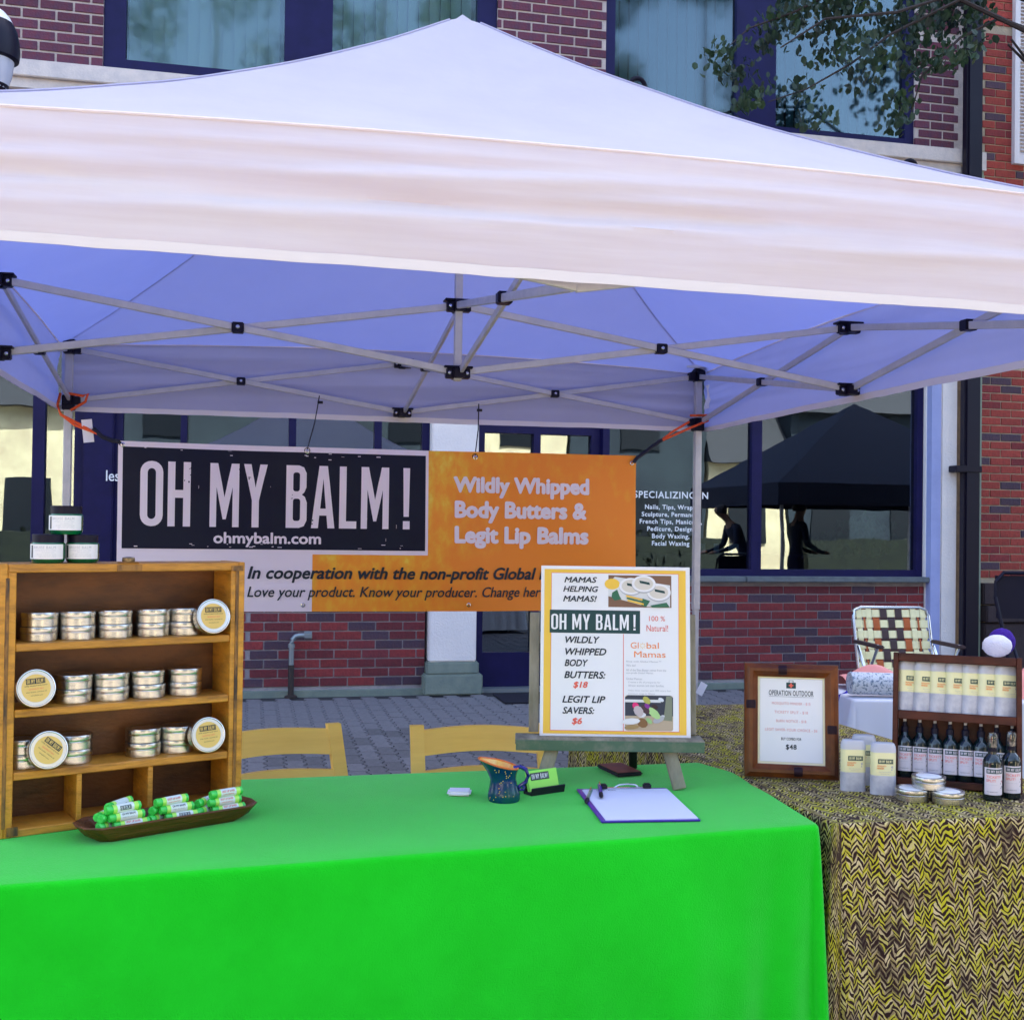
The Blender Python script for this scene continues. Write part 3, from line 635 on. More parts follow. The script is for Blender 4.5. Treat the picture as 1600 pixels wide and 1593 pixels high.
# ------------------------------------------------------------------ places across the street (behind the camera; seen in the glass)
M_fg = mat('dark_slate_render', (.035, .055, .07), .9, col2=(.02, .03, .045), nscale=.5)
M_dglass = mat('dark_house_window', (.010, .014, .020), .3)
M_hedge = mat('dark_hedge', (.006, .012, .010), .8, col2=(.012, .020, .012), nscale=4)
wo = MB().box(-.6, .6, 0, .05, 0, 1.5).mesh('window', M_dglass, 0)
for lab_, x0_, x1_, h_, m_ in (('sunlit cream shop across the street, mirrored in the leftmost shop glass', -14, -4.0, 4.4, M_sun), ('dark slate grey house across the street between the two cream ones', -3.9, 6.0, 6.5, M_fg), ('narrow sunlit cream house across the street mirrored by the entrance door', 6.1, 9.0, 5.2, M_sun), ('grey-green house across the street behind the navy canopy', 9.1, 13.2, 6.0, M_fg), ('sunlit cream house across the street mirrored in the right shop window', 13.3, 15.9, 3.4, M_sun), ('wide grey-green house across the street at the far right', 16.0, 40, 5.0, M_fg), ('long brick house across the street at the far left', -40, -14.1, 6, M_brickB)):
    ob = thing('town_house', lab_, 'building', T(x0_, -13, 0)); wd_ = x1_ - x0_
    part('wall', MB().box(0, wd_, -8, 0, 0, h_), m_, ob, smooth=0); part('roof', MB().add([(-.04, .4, h_), (wd_ + .04, .4, h_), (wd_ + .04, -3, h_ + 4.2), (-.04, -3, h_ + 4.2), (-.04, -8.4, h_), (wd_ + .04, -8.4, h_)], [(0, 1, 2, 3), (3, 2, 5, 4), (0, 3, 4), (1, 5, 2), (0, 4, 5, 1)]), M_roof, ob, smooth=0)  # roofs shaped tall and dark to cover bright sky in the glass
    k_ = max(1, int(wd_ / 2.6))
    for i in range(k_):
        for z in (1.0, 3.7)[:2 if h_ > 5.1 else 1]: link('window', wo, ob, T(wd_ * (i + .5) / k_, 0, z))
hd = MB()  # hedges added out of view to hide bright ground in the low glass
for x0_, x1_ in ((-20, 4.5), (8, 12.9), (15.5, 40)):
    hd = MB().box(x0_, x1_, -11.4, -10.8, -.02, 1.15); leafcloud(hd, ((x0_ + x1_) / 2, -11.1, .6), 500, ((x1_ - x0_) / 2, .4, .65), .2, int(x0_) + 60)
    tag(part('hedge', hd, M_hedge, smooth=0), {-20: 'long', 8: 'short middle', 15.5: 'long right'}[x0_] + ' clipped hedge added across the street to darken low shop glass reflections', 'hedge')
for i, (x, y, h) in enumerate(((-9, -24, 11), (-1.5, -24, 23), (4.6, -24, 24), (12, -24, 24), (17.5, -24, 26), (24, -24, 18))):
    t2 = thing('roadside_tree', ('spreading', 'tall', 'slender', 'dense', 'tallest', 'broad')[i] + ' green tree across the street mirrored in the ' + ('far left shop glass', 'left upstairs window', 'middle of the left upstairs window', 'right upstairs window', 'rightmost upstairs pane', 'right shop glass')[i], 'tree', T(x, y, 0), 'trees across the street')
    part('trunk', MB().tube([(0, 0, 0), (.1, 0, h * .5), (0, 0, h * .9)], [.2, .14, .05], 8), M_bark, t2)
    cr = MB(); rq = random.Random(i); b_ = .5
    for k in range(18): leafcloud(cr, (rq.uniform(-2.9, 2.9), rq.uniform(-1.4, 1.4), h * b_ + rq.uniform(0, h * (.95 - b_))), 420 if i > 2 else 150, (1.2, 1.2, 1.2), .22, i * 50 + k)
    part('crown', cr, M_leaf, t2, kind='stuff', smooth=0)
nc = thing('navy_canopy', 'dark navy market canopy down the row, mirrored in the right shop window', 'canopy', T(9.0, 3.2, 0))
part('roof', MB().add([(-2, -1.6, 2.05), (2, -1.6, 2.05), (2, 1.6, 2.05), (-2, 1.6, 2.05), (0, 0, 3.35), (-2, -1.6, 1.75), (2, -1.6, 1.75), (2, 1.6, 1.75), (-2, 1.6, 1.75)], [(0, 1, 4), (1, 2, 4), (2, 3, 4), (3, 0, 4), (0, 1, 6, 5), (1, 2, 7, 6), (2, 3, 8, 7), (3, 0, 5, 8)]), M_navyc, nc, smooth=0)
for sx_ in (-1.9, 1.9):
    for sy in (-1.5, 1.5): part('leg', MB().box(sx_ - .02, sx_ + .02, sy - .02, sy + .02, 0, 2), M_frame, nc, smooth=0)

# two people beneath the navy canopy (dark shapes in the right shop window)
def person(label, mx, J, E, shirt, trousers):
    """J: joint -> (x, y, z, radius); E: bones. One skinned surface, then hair as a child."""
    nm = list(J); me = bpy.data.meshes.new('person'); me.from_pydata([J[k][:3] for k in nm], [(nm.index(a), nm.index(b)) for a, b in E], [])
    o = bpy.data.objects.new('tmp', me); COL.objects.link(o); sk = o.modifiers.new('skin', 'SKIN'); ss = o.modifiers.new('sub', 'SUBSURF'); ss.levels = 1
    for i_, k in enumerate(nm):
        me.skin_vertices[0].data[i_].radius = (J[k][3], J[k][3] * (.72 if k in ('pelvis', 'waist', 'chest') else 1)); me.skin_vertices[0].data[i_].use_root = k == 'pelvis'
    dg = bpy.context.evaluated_depsgraph_get(); dg.update(); m2 = bpy.data.meshes.new_from_object(o.evaluated_get(dg)); bpy.data.objects.remove(o)
    m2.materials.clear(); [m2.materials.append(x) for x in (shirt, trousers, M_skin)]
    hd_ = Vector(J['head'][:3])
    for p in m2.polygons:
        p.use_smooth = True; c = p.center; near = min(nm, key=lambda k: (Vector(J[k][:3]) - c).length)
        p.material_index = 2 if near in ('neck', 'head', 'crown', 'hand_l', 'hand_r', 'nose') or near.startswith('finger') or near.startswith('thumb') else 1 if near.startswith(('hip', 'knee', 'ankle', 'toe', 'pelvis')) else 0
    b = link('person', m2, None, mx); tag(b, label, 'person')
    hr = MB().lathe([(.088, -.03), (.094, .02), (.085, .07), (.055, .105), (0, .118)], 18, T(hd_.x, hd_.y + .01, hd_.z)); part('hair', hr, M_black, b)
def figure(lean, reach):
    J = {'pelvis': (0, 0, .95, .135), 'waist': (0, -lean * .25, 1.12, .125), 'chest': (0, -lean * .6, 1.34, .150), 'neck': (0, -lean * .85, 1.52, .055), 'head': (0, -lean * 1.1, 1.64, .085), 'crown': (0, -lean * 1.2, 1.74, .065), 'nose': (0, -lean * 1.1 - .10, 1.63, .018)}
    E = [('pelvis', 'waist'), ('waist', 'chest'), ('chest', 'neck'), ('neck', 'head'), ('head', 'crown'), ('head', 'nose')]
    for s_, sg in (('l', -1), ('r', 1)):
        J['shoulder_' + s_] = (sg * .19, -lean * .65, 1.43, .062); J['elbow_' + s_] = (sg * .24, -lean * .65 - .05, 1.14, .045); J['wrist_' + s_] = (sg * .19, -lean * .65 - reach, 1.04, .030); J['hand_' + s_] = (sg * .17, -lean * .65 - reach - .08, 1.03, .034)
        E += [('chest', 'shoulder_' + s_), ('shoulder_' + s_, 'elbow_' + s_), ('elbow_' + s_, 'wrist_' + s_), ('wrist_' + s_, 'hand_' + s_)]
        for q in range(4): J['finger%d_%s' % (q, s_)] = (sg * (.14 + q * .022), -lean * .65 - reach - .16 + abs(q - 1.5) * .012, 1.01, .009); E.append(('hand_' + s_, 'finger%d_%s' % (q, s_)))
        J['thumb_' + s_] = (sg * .115, -lean * .65 - reach - .09, 1.02, .010); E.append(('hand_' + s_, 'thumb_' + s_))
        J['hip_' + s_] = (sg * .10, 0, .86, .095); J['knee_' + s_] = (sg * .11, -.02, .50, .062); J['ankle_' + s_] = (sg * .11, .03, .09, .042); J['toe_' + s_] = (sg * .12, -.14, .04, .036)
        E += [('pelvis', 'hip_' + s_), ('hip_' + s_, 'knee_' + s_), ('knee_' + s_, 'ankle_' + s_), ('ankle_' + s_, 'toe_' + s_)]
    return J, E
person('standing person in dark clothes under the navy canopy, seen in the shop window', T(7.95, 3.4, 0) @ rotm('Z', rad(90)) @ Matrix.Scale(1.05, 4), *figure(.06, .26), M_navyc, M_room)
person('person in dark clothes bending forward at the navy canopy edge, mirrored in the window', T(7.35, 3.1, 0) @ rotm('Z', rad(-90)) @ Matrix.Scale(1.02, 4), *figure(.42, .30), M_navyc, M_room)
# ================================================================== MARKET CANOPY
XS = (-.786, .689, 2.164); YS = (2.427, 3.902, 5.377); ZT, ZB = 2.157, 1.927
tent = thing('market_canopy', 'white pop-up market canopy with folding metal frame over the green table', 'canopy', T(.689, 3.902, 0))
inv = T(-.689, -3.902, 0)
EX0, EX1, EY0, EY1 = -.825, 2.203, 2.395, 5.413
PK = 3.165
def eave(u, side): # u in -1..1 along the side
    b = .045 * (1 - u * u)
    return (2.175 + b) if side != 'f' else 2.19 + b * .7
def roofpt(a, b):
    m = max(abs(a), abs(b)); t = 1 - m
    if m < 1e-6: return (0, 0, PK)
    # eave point on this ray
    ea, eb = a / m, b / m
    if abs(eb) >= abs(ea) - 1e-9: ez = eave(ea, 'f' if eb < 0 else 'b')
    else: ez = eave(eb, 's')
    h = PK - ez
    hip = 1 - abs(abs(ea) - abs(eb))          # 1 on the hips, 0 mid face
    sag = .33 * t * (1 - t) * (1 - .0 * hip) + .05 * (1 - hip) * math.sin(PI * t)
    tt = t - sag + .0
    if t > .95: tt -= (t - .95) ** 2 * 6
    x = (EX0 + EX1) / 2 + a * (EX1 - EX0) / 2; y = (EY0 + EY1) / 2 + b * (EY1 - EY0) / 2
    pk_ = 0
    for cx_, cy_ in ((EX0, EY0), (EX1, EY0), (EX0, EY1), (EX1, EY1)):
        d_ = math.hypot(x - cx_, y - cy_); pk_ += .010 * mnoise.noise(Vector((math.atan2(y - cy_, x - cx_) * 7, cx_, cy_))) * math.exp(-d_ / .55) * min(1, d_ / .12)
    pk_ += .0035 * mnoise.noise(Vector((x * 16, y * 3, 5))) * math.exp(-t / .06) * min(1, t / .02)
    return (x - .689, y - 3.902, ez + h * tt + .005 * mnoise.noise(Vector((x * 3, y * 3, 0))) + pk_)
N_ = 112
def rf(u, v):
    a, b = 2 * u - 1, 2 * v - 1
    return roofpt(a, b)
roof = MB().grid(rf, N_, N_)
tri = []
for j in range(N_):
    for i in range(N_):
        a, b, c, d = roof.f[j * N_ + i]
        tri += [(a, b, c), (a, c, d)] if (i < N_ / 2) == (j < N_ / 2) else [(a, b, d), (b, c, d)]
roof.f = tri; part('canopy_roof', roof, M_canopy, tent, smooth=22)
seam = MB()
for sa, sb in ((-1, -1), (1, -1), (1, 1), (-1, 1)):
    seam.tube([Vector(roofpt(sa * t, sb * t)) + Vector((0, 0, .002)) for t in [k / 28 for k in range(1, 29)]], .0035, 6)
part('hip_seam', seam, M_canopy, tent)
def valance(side):
    nu, nv = 260, 28; rnd = random.Random(len(side) + ord(side[0]))
    def fn(u, v):
        a = 2 * u - 1; top = eave(a, 'f' if side == 'front' else 's'); bot = 1.925 if side == 'front' else 1.885
        if side == 'front': bot = 1.943 - .028 * u
        z = top + (bot - top) * v + v * (.0035 * mnoise.noise(Vector((u * 9, 1.5, ord(side[0])))) + .0015 * mnoise.noise(Vector((u * 40, 4.5, 0))))
        amp = 1.0 if side == 'front' else .5
        nz = mnoise.noise(Vector((u * 2.2, v * 5.0, ord(side[0])))) * .026 + mnoise.noise(Vector((u * 4, v * 12 + u * 3, 7 + ord(side[0])))) * .012 + mnoise.noise(Vector((u * 9, v * 22, 17))) * .004 + .004 * mnoise.noise(Vector((u * 30, v * 3, 3)))
        d = amp * nz * math.sin(PI * min(1, v * 1.15 + .05)) + .010 * math.sin(PI * v) + .0022 * mnoise.noise(Vector((u * 75, v * 2.5, 2))) * math.exp(-v * 7) + .0018 * mnoise.noise(Vector((u * 60, 3, 2))) * math.exp(-(1 - v) * 12)
        if side == 'front': return (EX0 + u * (EX1 - EX0) - .689, EY0 - d - .003 - 3.902, z)
        if side == 'back': return (EX0 + u * (EX1 - EX0) - .689, EY1 + d + .003 - 3.902, z)
        if side == 'left': return (EX0 - d - .003 - .689, EY0 + u * (EY1 - EY0) - 3.902, z)
        return (EX1 + d + .003 - .689, EY0 + u * (EY1 - EY0) - 3.902, z)
    v_ = part('valance', MB().grid(fn, nu, nv), M_valance if side == 'front' else M_canopy, tent, smooth=60)
    dy = {'front': (0, -.0015, 0), 'back': (0, .0015, 0), 'left': (-.0015, 0, 0), 'right': (.0015, 0, 0)}[side]
    hm = MB().grid(lambda u, v: tuple(Vector(fn(u, 1 - .075 * (1 - v))) + Vector(dy)), nu, 2); hm.grid(lambda u, v: tuple(Vector(fn(u, 1 - .075 * (1 - v))) - Vector(dy)), nu, 2)
    part('hem', hm, M_hem, v_, smooth=60)
    bd = MB().tube([Vector(fn(k / 60, 0)) for k in range(61)], .0035, 6); part('eave_binding', bd, M_valance, v_)
for s_ in ('front', 'back', 'left', 'right'): valance(s_)
# frame
def L_(p): return (p[0] - .689, p[1] - 3.902, p[2])
for i, x in enumerate((XS[0], XS[2])):
    for j, y in enumerate((YS[0], YS[2])):
        lg = part('leg', MB().box(-.013, .013, -.013, .013, .01, 1.5, bev=.002).box(-.0165, .0165, -.0165, .0165, 1.0, 2.14, bev=.002), M_frame, tent, T(*L_((x, y, 0))))
        part('foot_plate', MB().box(-.05, .05, -.05, .05, -.005, .008, bev=.003), M_blackpl, lg)
        ix = .05 if i == 0 else -.05; iy = .05 if j == 0 else -.05
        part('corner_bracket', MB().box(min(-.024, ix), max(.024, ix), -.02, .02, 2.135, 2.175, bev=.003).box(-.02, .02, min(-.024, iy), max(.024, iy), 2.13, 2.18, bev=.003).box(-.026, .026, -.026, .026, 2.175, 2.195, bev=.003), M_blackpl, lg)
        part('slider', MB().box(-.026, .026, -.026, .026, 1.885, 1.95, bev=.003).box(min(0, ix), max(0, ix), -.017, .017, 1.91, 1.945, bev=.003).box(-.017, .017, min(0, iy), max(0, iy), 1.91, 1.945, bev=.003), M_blackpl, lg)
boltg = MB().lathe([(.0065, 0), (.0065, .004), (.004, .006)], 10).mesh('bolt', M_steel)
def joint(p, along):   # folding joint: block with two cheeks and bolts
    o = part('joint_bracket', MB().box(-.042, .042, -.018, .018, -.022, .012, bev=.003).box(-.018, .018, -.042, .042, -.022, .012, bev=.003).box(-.05, .05, -.026, .026, .012, .020, bev=.002), M_blackpl, tent, T(*L_(p)))
    for sx_ in (-.03, .03): link('bolt', boltg, o, T(sx_, -.018, -.005) @ rotm('X', PI / 2))
def cross(p, nrm):
    o = part('pivot_bracket', MB().box(-.020, .020, -.021, .021, -.017, .017, bev=.003), M_blackpl, tent, T(*L_(p)) @ rotm('Z', 0 if nrm == 'y' else PI / 2))
    link('bolt', boltg, o, T(0, -.021, 0) @ rotm('X', PI / 2))
def scissor(a, b):
    a = Vector(a); b = Vector(b); nrm = 'y' if abs(a.x - b.x) > abs(a.y - b.y) else 'x'
    A, B = L_((a.x, a.y, ZT)), L_((b.x, b.y, ZB + (.075 if b.y == YS[0] else 0))); C, D = L_((a.x, a.y, ZB + (.075 if a.y == YS[0] else 0))), L_((b.x, b.y, ZT))
    part('truss_bar', MB().bar(A, B, .024, .012, off=.0075), M_frame, tent); part('truss_bar', MB().bar(C, D, .024, .012, off=-.0075), M_frame, tent)
    cross(((a.x + b.x) / 2, (a.y + b.y) / 2, (ZT + ZB) / 2), nrm)
for y in YS:
    scissor((XS[0], y, 0), (XS[1], y, 0)); scissor((XS[1], y, 0), (XS[2], y, 0))
for x in XS:
    scissor((x, YS[0], 0), (x, YS[1], 0)); scissor((x, YS[1], 0), (x, YS[2], 0))
for x, y in ((XS[1], YS[0]), (XS[0], YS[1]), (XS[2], YS[1]), (XS[1], YS[2]), (XS[1], YS[1])):
    yj = y + (.035 if y == YS[0] else 0)
    joint((x, yj, ZT), 0); joint((x, yj, ZB + (.075 if y == YS[0] else 0)), 0)
part('centre_pole', MB().box(-.013, .013, -.013, .013, ZB - .03, PK - .05, bev=.002), M_frame, tent, T(0, 0, 0))
part('peak_cap', MB().lathe([(.055, PK - .10), (.05, PK - .06), (.02, PK - .045)], 20), M_blackpl, tent)
# white care label and corner flap
part('care_label', MB().grid(lambda u, v: (.03 + .035 * u + .008 * math.sin(v * 5), 0, -.12 * v + .012 * u), 4, 8), M_white, tent, T(*L_((2.164, 5.35, 2.11))))
part('corner_flap', MB().add([(-.06, 0, 0), (.06, 0, 0), (.03, -.05, .0), (-.02, 0, .09)], [(0, 1, 3), (0, 2, 3), (1, 2, 3)]), M_whitec, tent, T(*L_((2.15, 5.35, 2.195))), smooth=0)

# ------------------------------------------------------------------ banner
BY = 5.25
ban = thing('banner', 'wide vinyl banner, black and white left part, orange right part, hung across the back', 'banner', T(-.561, BY, 1.006))
def bw(x, y, z):   # gentle hang of the vinyl (local coords)
    return (x, y + .016 * math.sin(x * 3.1 + .5) * (1 - z * .5) + .008 * math.sin(x * 7 + z * 6) + .004 * mnoise.noise(Vector((x * 6, z * 4, 1))), z - .006 * math.sin(x * PI / 2.37) * (z > .6))
bw_ref[0] = bw; BWD, BHT = 2.368, .742
part('sheet', MB().grid(lambda u, v: bw(u * BWD, .0, v * BHT), 80, 26).grid(lambda u, v: bw(u * BWD, .0015, v * BHT), 80, 26), M_citrus, ban, smooth=60)
quad(.0, 0, .839, BHT, -.0015, M_bwhite, ban, 'white_panel', bw, 36, 26)
quad(.839, .256, 1.358, BHT, -.0015, M_bwhite, ban, 'white_panel', bw, 24, 18)
quad(.020, .276, 1.345, .718, -.003, M_bblack, ban, 'black_panel', bw, 60, 20)
letter(LOGO, .094, .374, 1.178, .285, -.0046, M_bwhite, ban, bw)
letter(text_norm('ohmybalm.com', .03), .406, .286, .470, .066, -.0046, M_bwhite, ban, bw)
for i, (s_, x0, x1) in enumerate((('Wildly Whipped', 1.475, 2.13), ('Body Butters &', 1.482, 2.118), ('Legit Lip Balms', 1.482, 2.13))):
    desc = 0.0 if i == 0 else 0
    letter(text_norm(s_, .055), x0, .523 - i * .117, x1 - x0, .104 if i < 3 else .08, -.003, M_bwhite, ban, bw)
letter(text_norm('In cooperation with the non-profit Global Mamas', .03, .25), .555, .128, 1.555, .074, -.003 - .0015, M_ink, ban, bw)
letter(text_norm('Love your product. Know your producer. Change her life.', .012, .25), .555, .050, 1.44, .062, -.003 - .0015, M_ink, ban, bw)
gm = MB().lathe([(.010, -.001), (.010, .002), (.006, .003), (.006, -.001)], 16, caps=False).mesh('grommet', M_steel)
for x, z in ((.808, .722), (1.575, .715), (2.345, .705), (.02, .725), (.80, .03), (1.55, .03)):
    q = bw(x, -.006, z); link('grommet', gm, ban, T(*q) @ rotm('X', PI / 2))
# scratches in the black print
scr = random.Random(3)
sm = MB()
for _ in range(34):
    x = scr.uniform(.03, 1.33); z = scr.choice((scr.uniform(.28, .30), scr.uniform(.69, .716), scr.uniform(.3, .7))); a, b = (scr.uniform(.004, .02), scr.uniform(.001, .004)) if z > .68 or z < .31 else (scr.uniform(.0006, .0016), scr.uniform(.004, .02))
    sm.add([bw(x, -.0042, z), bw(x + a, -.0042, z), bw(x + a, -.0042, z + b), bw(x, -.0042, z + b)], [(0, 1, 2, 3)])
part('print_wear', sm, M_bwhite, ban, kind='stuff', smooth=0)
sm = MB()
for lx, lz in ((.30, .62), (.31, .60), (.525, .62), (.56, .60), (.70, .51), (.815, .48), (.82, .45), (.828, .40), (.74, .52), (.29, .565)):
    for _ in range(3):
        x = lx + scr.uniform(-.012, .012); z = lz + scr.uniform(-.015, .015); r_ = scr.uniform(.0015, .004)
        sm.add([bw(x + r_ * math.cos(t), -.0054, z + r_ * math.sin(t) * 1.4) for t in (0, 1.2, 2.5, 3.6, 5)], [(0, 1, 2, 3, 4)])
part('print_wear', sm, M_bblack, ban, kind='stuff', smooth=0)
# zip ties holding the banner
def tie(label, a, b):
    a = Vector(a); b = Vector(b); o = MB().tube([a, (a + b) / 2 + Vector((.006, 0, 0)), b], .0028, 6); o.box(-.012, .012, -.006, .006, -.006, .006, T(a.x + .004, a.y, a.z - .03))
    o.tube([b + Vector((.012 * math.cos(t), .0, .012 * math.sin(t) - .005)) for t in [2 * PI * k / 10 for k in range(10)]], .002, 6, True)
    tag(part('zip_tie', o, M_black), label, 'zip tie', 'zip ties holding the banner')
tie('black zip tie holding the black part of the banner', (.302, 5.33, 1.985), (.247, 5.243, 1.733))
tie('black zip tie above the orange part of the banner', (1.045, 5.33, 1.975), (1.014, 5.243, 1.727))
# bungee cords
def bungee(name_label, loops, hook, tagp=None):
    t = thing('bungee_cord', name_label, 'bungee cord', None, 'orange bungee cords at the canopy legs')
    part('cord', (lambda m: [m.tube(l_, .0058, 8) for l_ in loops] and m)(MB()), M_orange, t)
    part('hook', MB().tube(hook, .0095, 8), M_black, t)
    if tagp: part('paper_tag', MB().box(-.022, .022, -.0006, .0006, -.10, 0), M_white, t, T(*tagp) @ rotm('Y', -.12), smooth=0)
bungee('orange bungee cord round the back left leg with white paper tag',
       [[(-.815, 5.34, 1.955), (-.825, 5.33, 1.90), (-.81, 5.33, 1.86), (-.73, 5.31, 1.82), (-.67, 5.29, 1.785)], [(-.81, 5.33, 1.862), (-.75, 5.31, 1.815), (-.64, 5.28, 1.775)],
        [(-.79, 5.33, 1.955), (-.72, 5.33, 1.945), (-.70, 5.33, 1.955), (-.71, 5.33, 1.92), (-.77, 5.33, 1.88)]],
       [(-.67, 5.29, 1.80), (-.63, 5.28, 1.765), (-.59, 5.27, 1.75), (-.56, 5.25, 1.745), (-.545, 5.25, 1.73)], (-.70, 5.30, 1.84))
bungee('orange bungee cord round the back right leg pulling the orange banner corner',
       [[(2.11, 5.34, 1.958), (2.20, 5.34, 1.962)], [(2.20, 5.33, 1.935), (2.10, 5.31, 1.895), (1.93, 5.28, 1.82)], [(2.10, 5.33, 1.925), (2.0, 5.30, 1.87), (1.92, 5.28, 1.81)]],
       [(1.94, 5.28, 1.828), (1.89, 5.27, 1.795), (1.85, 5.26, 1.765), (1.805, 5.25, 1.735), (1.79, 5.25, 1.715)])
o = MB().box(-.019, .019, -.0008, .0008, -.062, 0); tag(part('paper_tag', o, M_white, None, T(2.20, 5.34, .64) @ rotm('Y', .5), smooth=0), 'small white tag hanging at the back right leg beside the easel', 'tag')

# ================================================================== TABLES
def cloth(name, corners, zt, zb, m, label, flare, amp, seed, freq=5, cornamp=1.0, flares=None):
    rnd = random.Random(seed); P = [Vector((x, y, 0)) for x, y in corners]; n = len(P); c = sum(P, Vector()) / n
    rc = .018; per = []; s = 0
    for i in range(n):
        a, b = P[i], P[(i + 1) % n]; d = (b - a).normalized(); nn = Vector((d.y, -d.x, 0)); L = (b - a).length
        nx = P[(i + 2) % n] - b; nd = nx.normalized(); n2 = Vector((nd.y, -nd.x, 0)); k = max(8, int(L / .012))
        for j in range(k): t = j / k; per.append((a + d * (L * t), nn, s + L * t, 0, i, 1, min(L * t, L - L * t)))
        s += L
        ang = math.atan2(n2.y, n2.x) - math.atan2(nn.y, nn.x)
        if ang < 0: ang += 2 * PI
        for j in range(14):
            t = j / 14; a0 = math.atan2(nn.y, nn.x) + ang * t; per.append((b.copy(), Vector((math.cos(a0), math.sin(a0), 0)), s + t * .12, math.sin(PI * t), i, 1 - t, 0))
        s += .12
    K = len(per); verts = []; uv = []; H = zt - zb
    fl = flares or [flare] * n
    for q in [.02, .25, .5, .75, .9, 1]:
        for p, nn, sl_, cf, i, t1, dc in per:
            v = c + (p + nn * rc * .3 - c) * q; verts.append((v.x, v.y, zt + .0015 * mnoise.noise(Vector((v.x * 4, v.y * 4, seed))) - (.0 if q < 1 else .001))); uv.append((v.x, v.y))
    for ph in (.35, .7, 1):
        for p, nn, sl_, cf, i, t1, dc in per:
            v = p + nn * (rc * .3 + .012 * math.sin(ph * PI / 2)); verts.append((v.x, v.y, zt - .012 * (1 - math.cos(ph * PI / 2)))); uv.append((sl_, -(ph * .02)))
    DR = 30
    for k in range(1, DR + 1):
        t = k / DR
        for p, nn, sl_, cf, i, t1, dc in per:
            f_ = fl[i] * t1 + fl[(i + 1) % n] * (1 - t1)
            w_ = (mnoise.noise(Vector((sl_ * freq, t * .5, seed))) + .45 * mnoise.noise(Vector((sl_ * freq * 2.6, t * .8, seed + 5)))) * amp * (t ** .75)
            w_ -= abs(mnoise.noise(Vector((sl_ * 3.6 + t * .5, t * .35, seed + 9)))) * amp * .55 * t
            w_ += .017 * (t ** .8) * math.exp(-dc / .20) * math.sin(sl_ * 46 + 1.3 * math.sin(t * 2 + sl_ * 3)) * (1 - .6 * cf)
            cw = cf * cornamp * (.030 * t ** .6)
            v = p + nn * (rc * .3 + .012 + f_ * t + w_ + cw); verts.append((v.x, v.y, zt - .012 - (H - .012) * t)); uv.append((sl_, -.02 - (H - .012) * t))
    R = len(verts) // K; faces = []
    for r_ in range(R - 1):
        for j in range(K):
            a = r_ * K + j; b = r_ * K + (j + 1) % K; faces.append((a, b, b + K, a + K))
    faces.append(tuple(range(K)))
    me = bpy.data.meshes.new(name); me.from_pydata(verts, [], faces); me.materials.append(m); ul = me.uv_layers.new(name='UVMap')
    for pl in me.polygons:
        for li in pl.loop_indices:
            vi = me.loops[li].vertex_index; u_ = uv[vi]
            if vi % K == 0 and vi >= 6 * K and any(me.loops[x].vertex_index % K == K - 1 for x in pl.loop_indices): u_ = (s, u_[1])
            ul.data[li].uv = u_
    bm = bmesh.new(); bm.from_mesh(me); bmesh.ops.recalc_face_normals(bm, faces=bm.faces[:]); bm.to_mesh(me); bm.free()
    me.polygons.foreach_set('use_smooth', [True] * len(me.polygons)); me.update()
    return tag(link(name, me), label, 'tablecloth')
TZ = .742
cloth('tablecloth', [(-.62, 2.235), (1.243, 2.388), (1.292, 3.055), (-.58, 3.03)], TZ, .02, M_green, 'plain bright green cloth covering the front table to the ground', .03, .055, 3, 2.4, .9, [.035, .006, .02, .03])
cloth('tablecloth', [(1.312, 2.392), (2.06, 2.372), (1.93, 4.05), (1.17, 4.05)], TZ, .02, M_batik, 'yellow-green and brown zigzag patterned cloth over the side table', .02, .022, 11, 7, .6, [.02, .02, .02, .0])
cloth('tablecloth', [(2.35, 4.16), (3.3, 3.93), (3.45, 4.6), (2.5, 4.85)], .735, .05, M_whitec, 'white cloth on the neighbouring table behind the dark display box', .12, .03, 21, 5, 1.0)
def table(label, corners, zt):
    t = thing('folding_table', label, 'table', None)
    P = [Vector((x, y, 0)) for x, y in corners]; c = sum(P, Vector()) / 4; Q = [c + (p - c) * .985 for p in P]
    part('tabletop', MB().add([(p.x, p.y, zt - .03) for p in Q] + [(p.x, p.y, zt - .004) for p in Q], [(0, 1, 2, 3), (4, 5, 6, 7), (0, 1, 5, 4), (1, 2, 6, 5), (2, 3, 7, 6), (3, 0, 4, 7)]), M_white, t, smooth=0)
    for p in P: q = c + (p - c) * .85; part('leg', MB().tube([(q.x, q.y, 0), (q.x, q.y, zt - .03)], .014, 8), M_frame, t)
table('front folding table hidden under the green cloth', [(-.60, 2.25), (1.23, 2.40), (1.28, 3.04), (-.57, 3.02)], TZ)
table('side folding table hidden under the zigzag cloth', [(1.32, 2.41), (2.05, 2.39), (1.92, 4.03), (1.18, 4.03)], TZ)
table('neighbouring folding table hidden under the white cloth', [(2.36, 4.17), (3.29, 3.95), (3.43, 4.59), (2.51, 4.83)], .735)

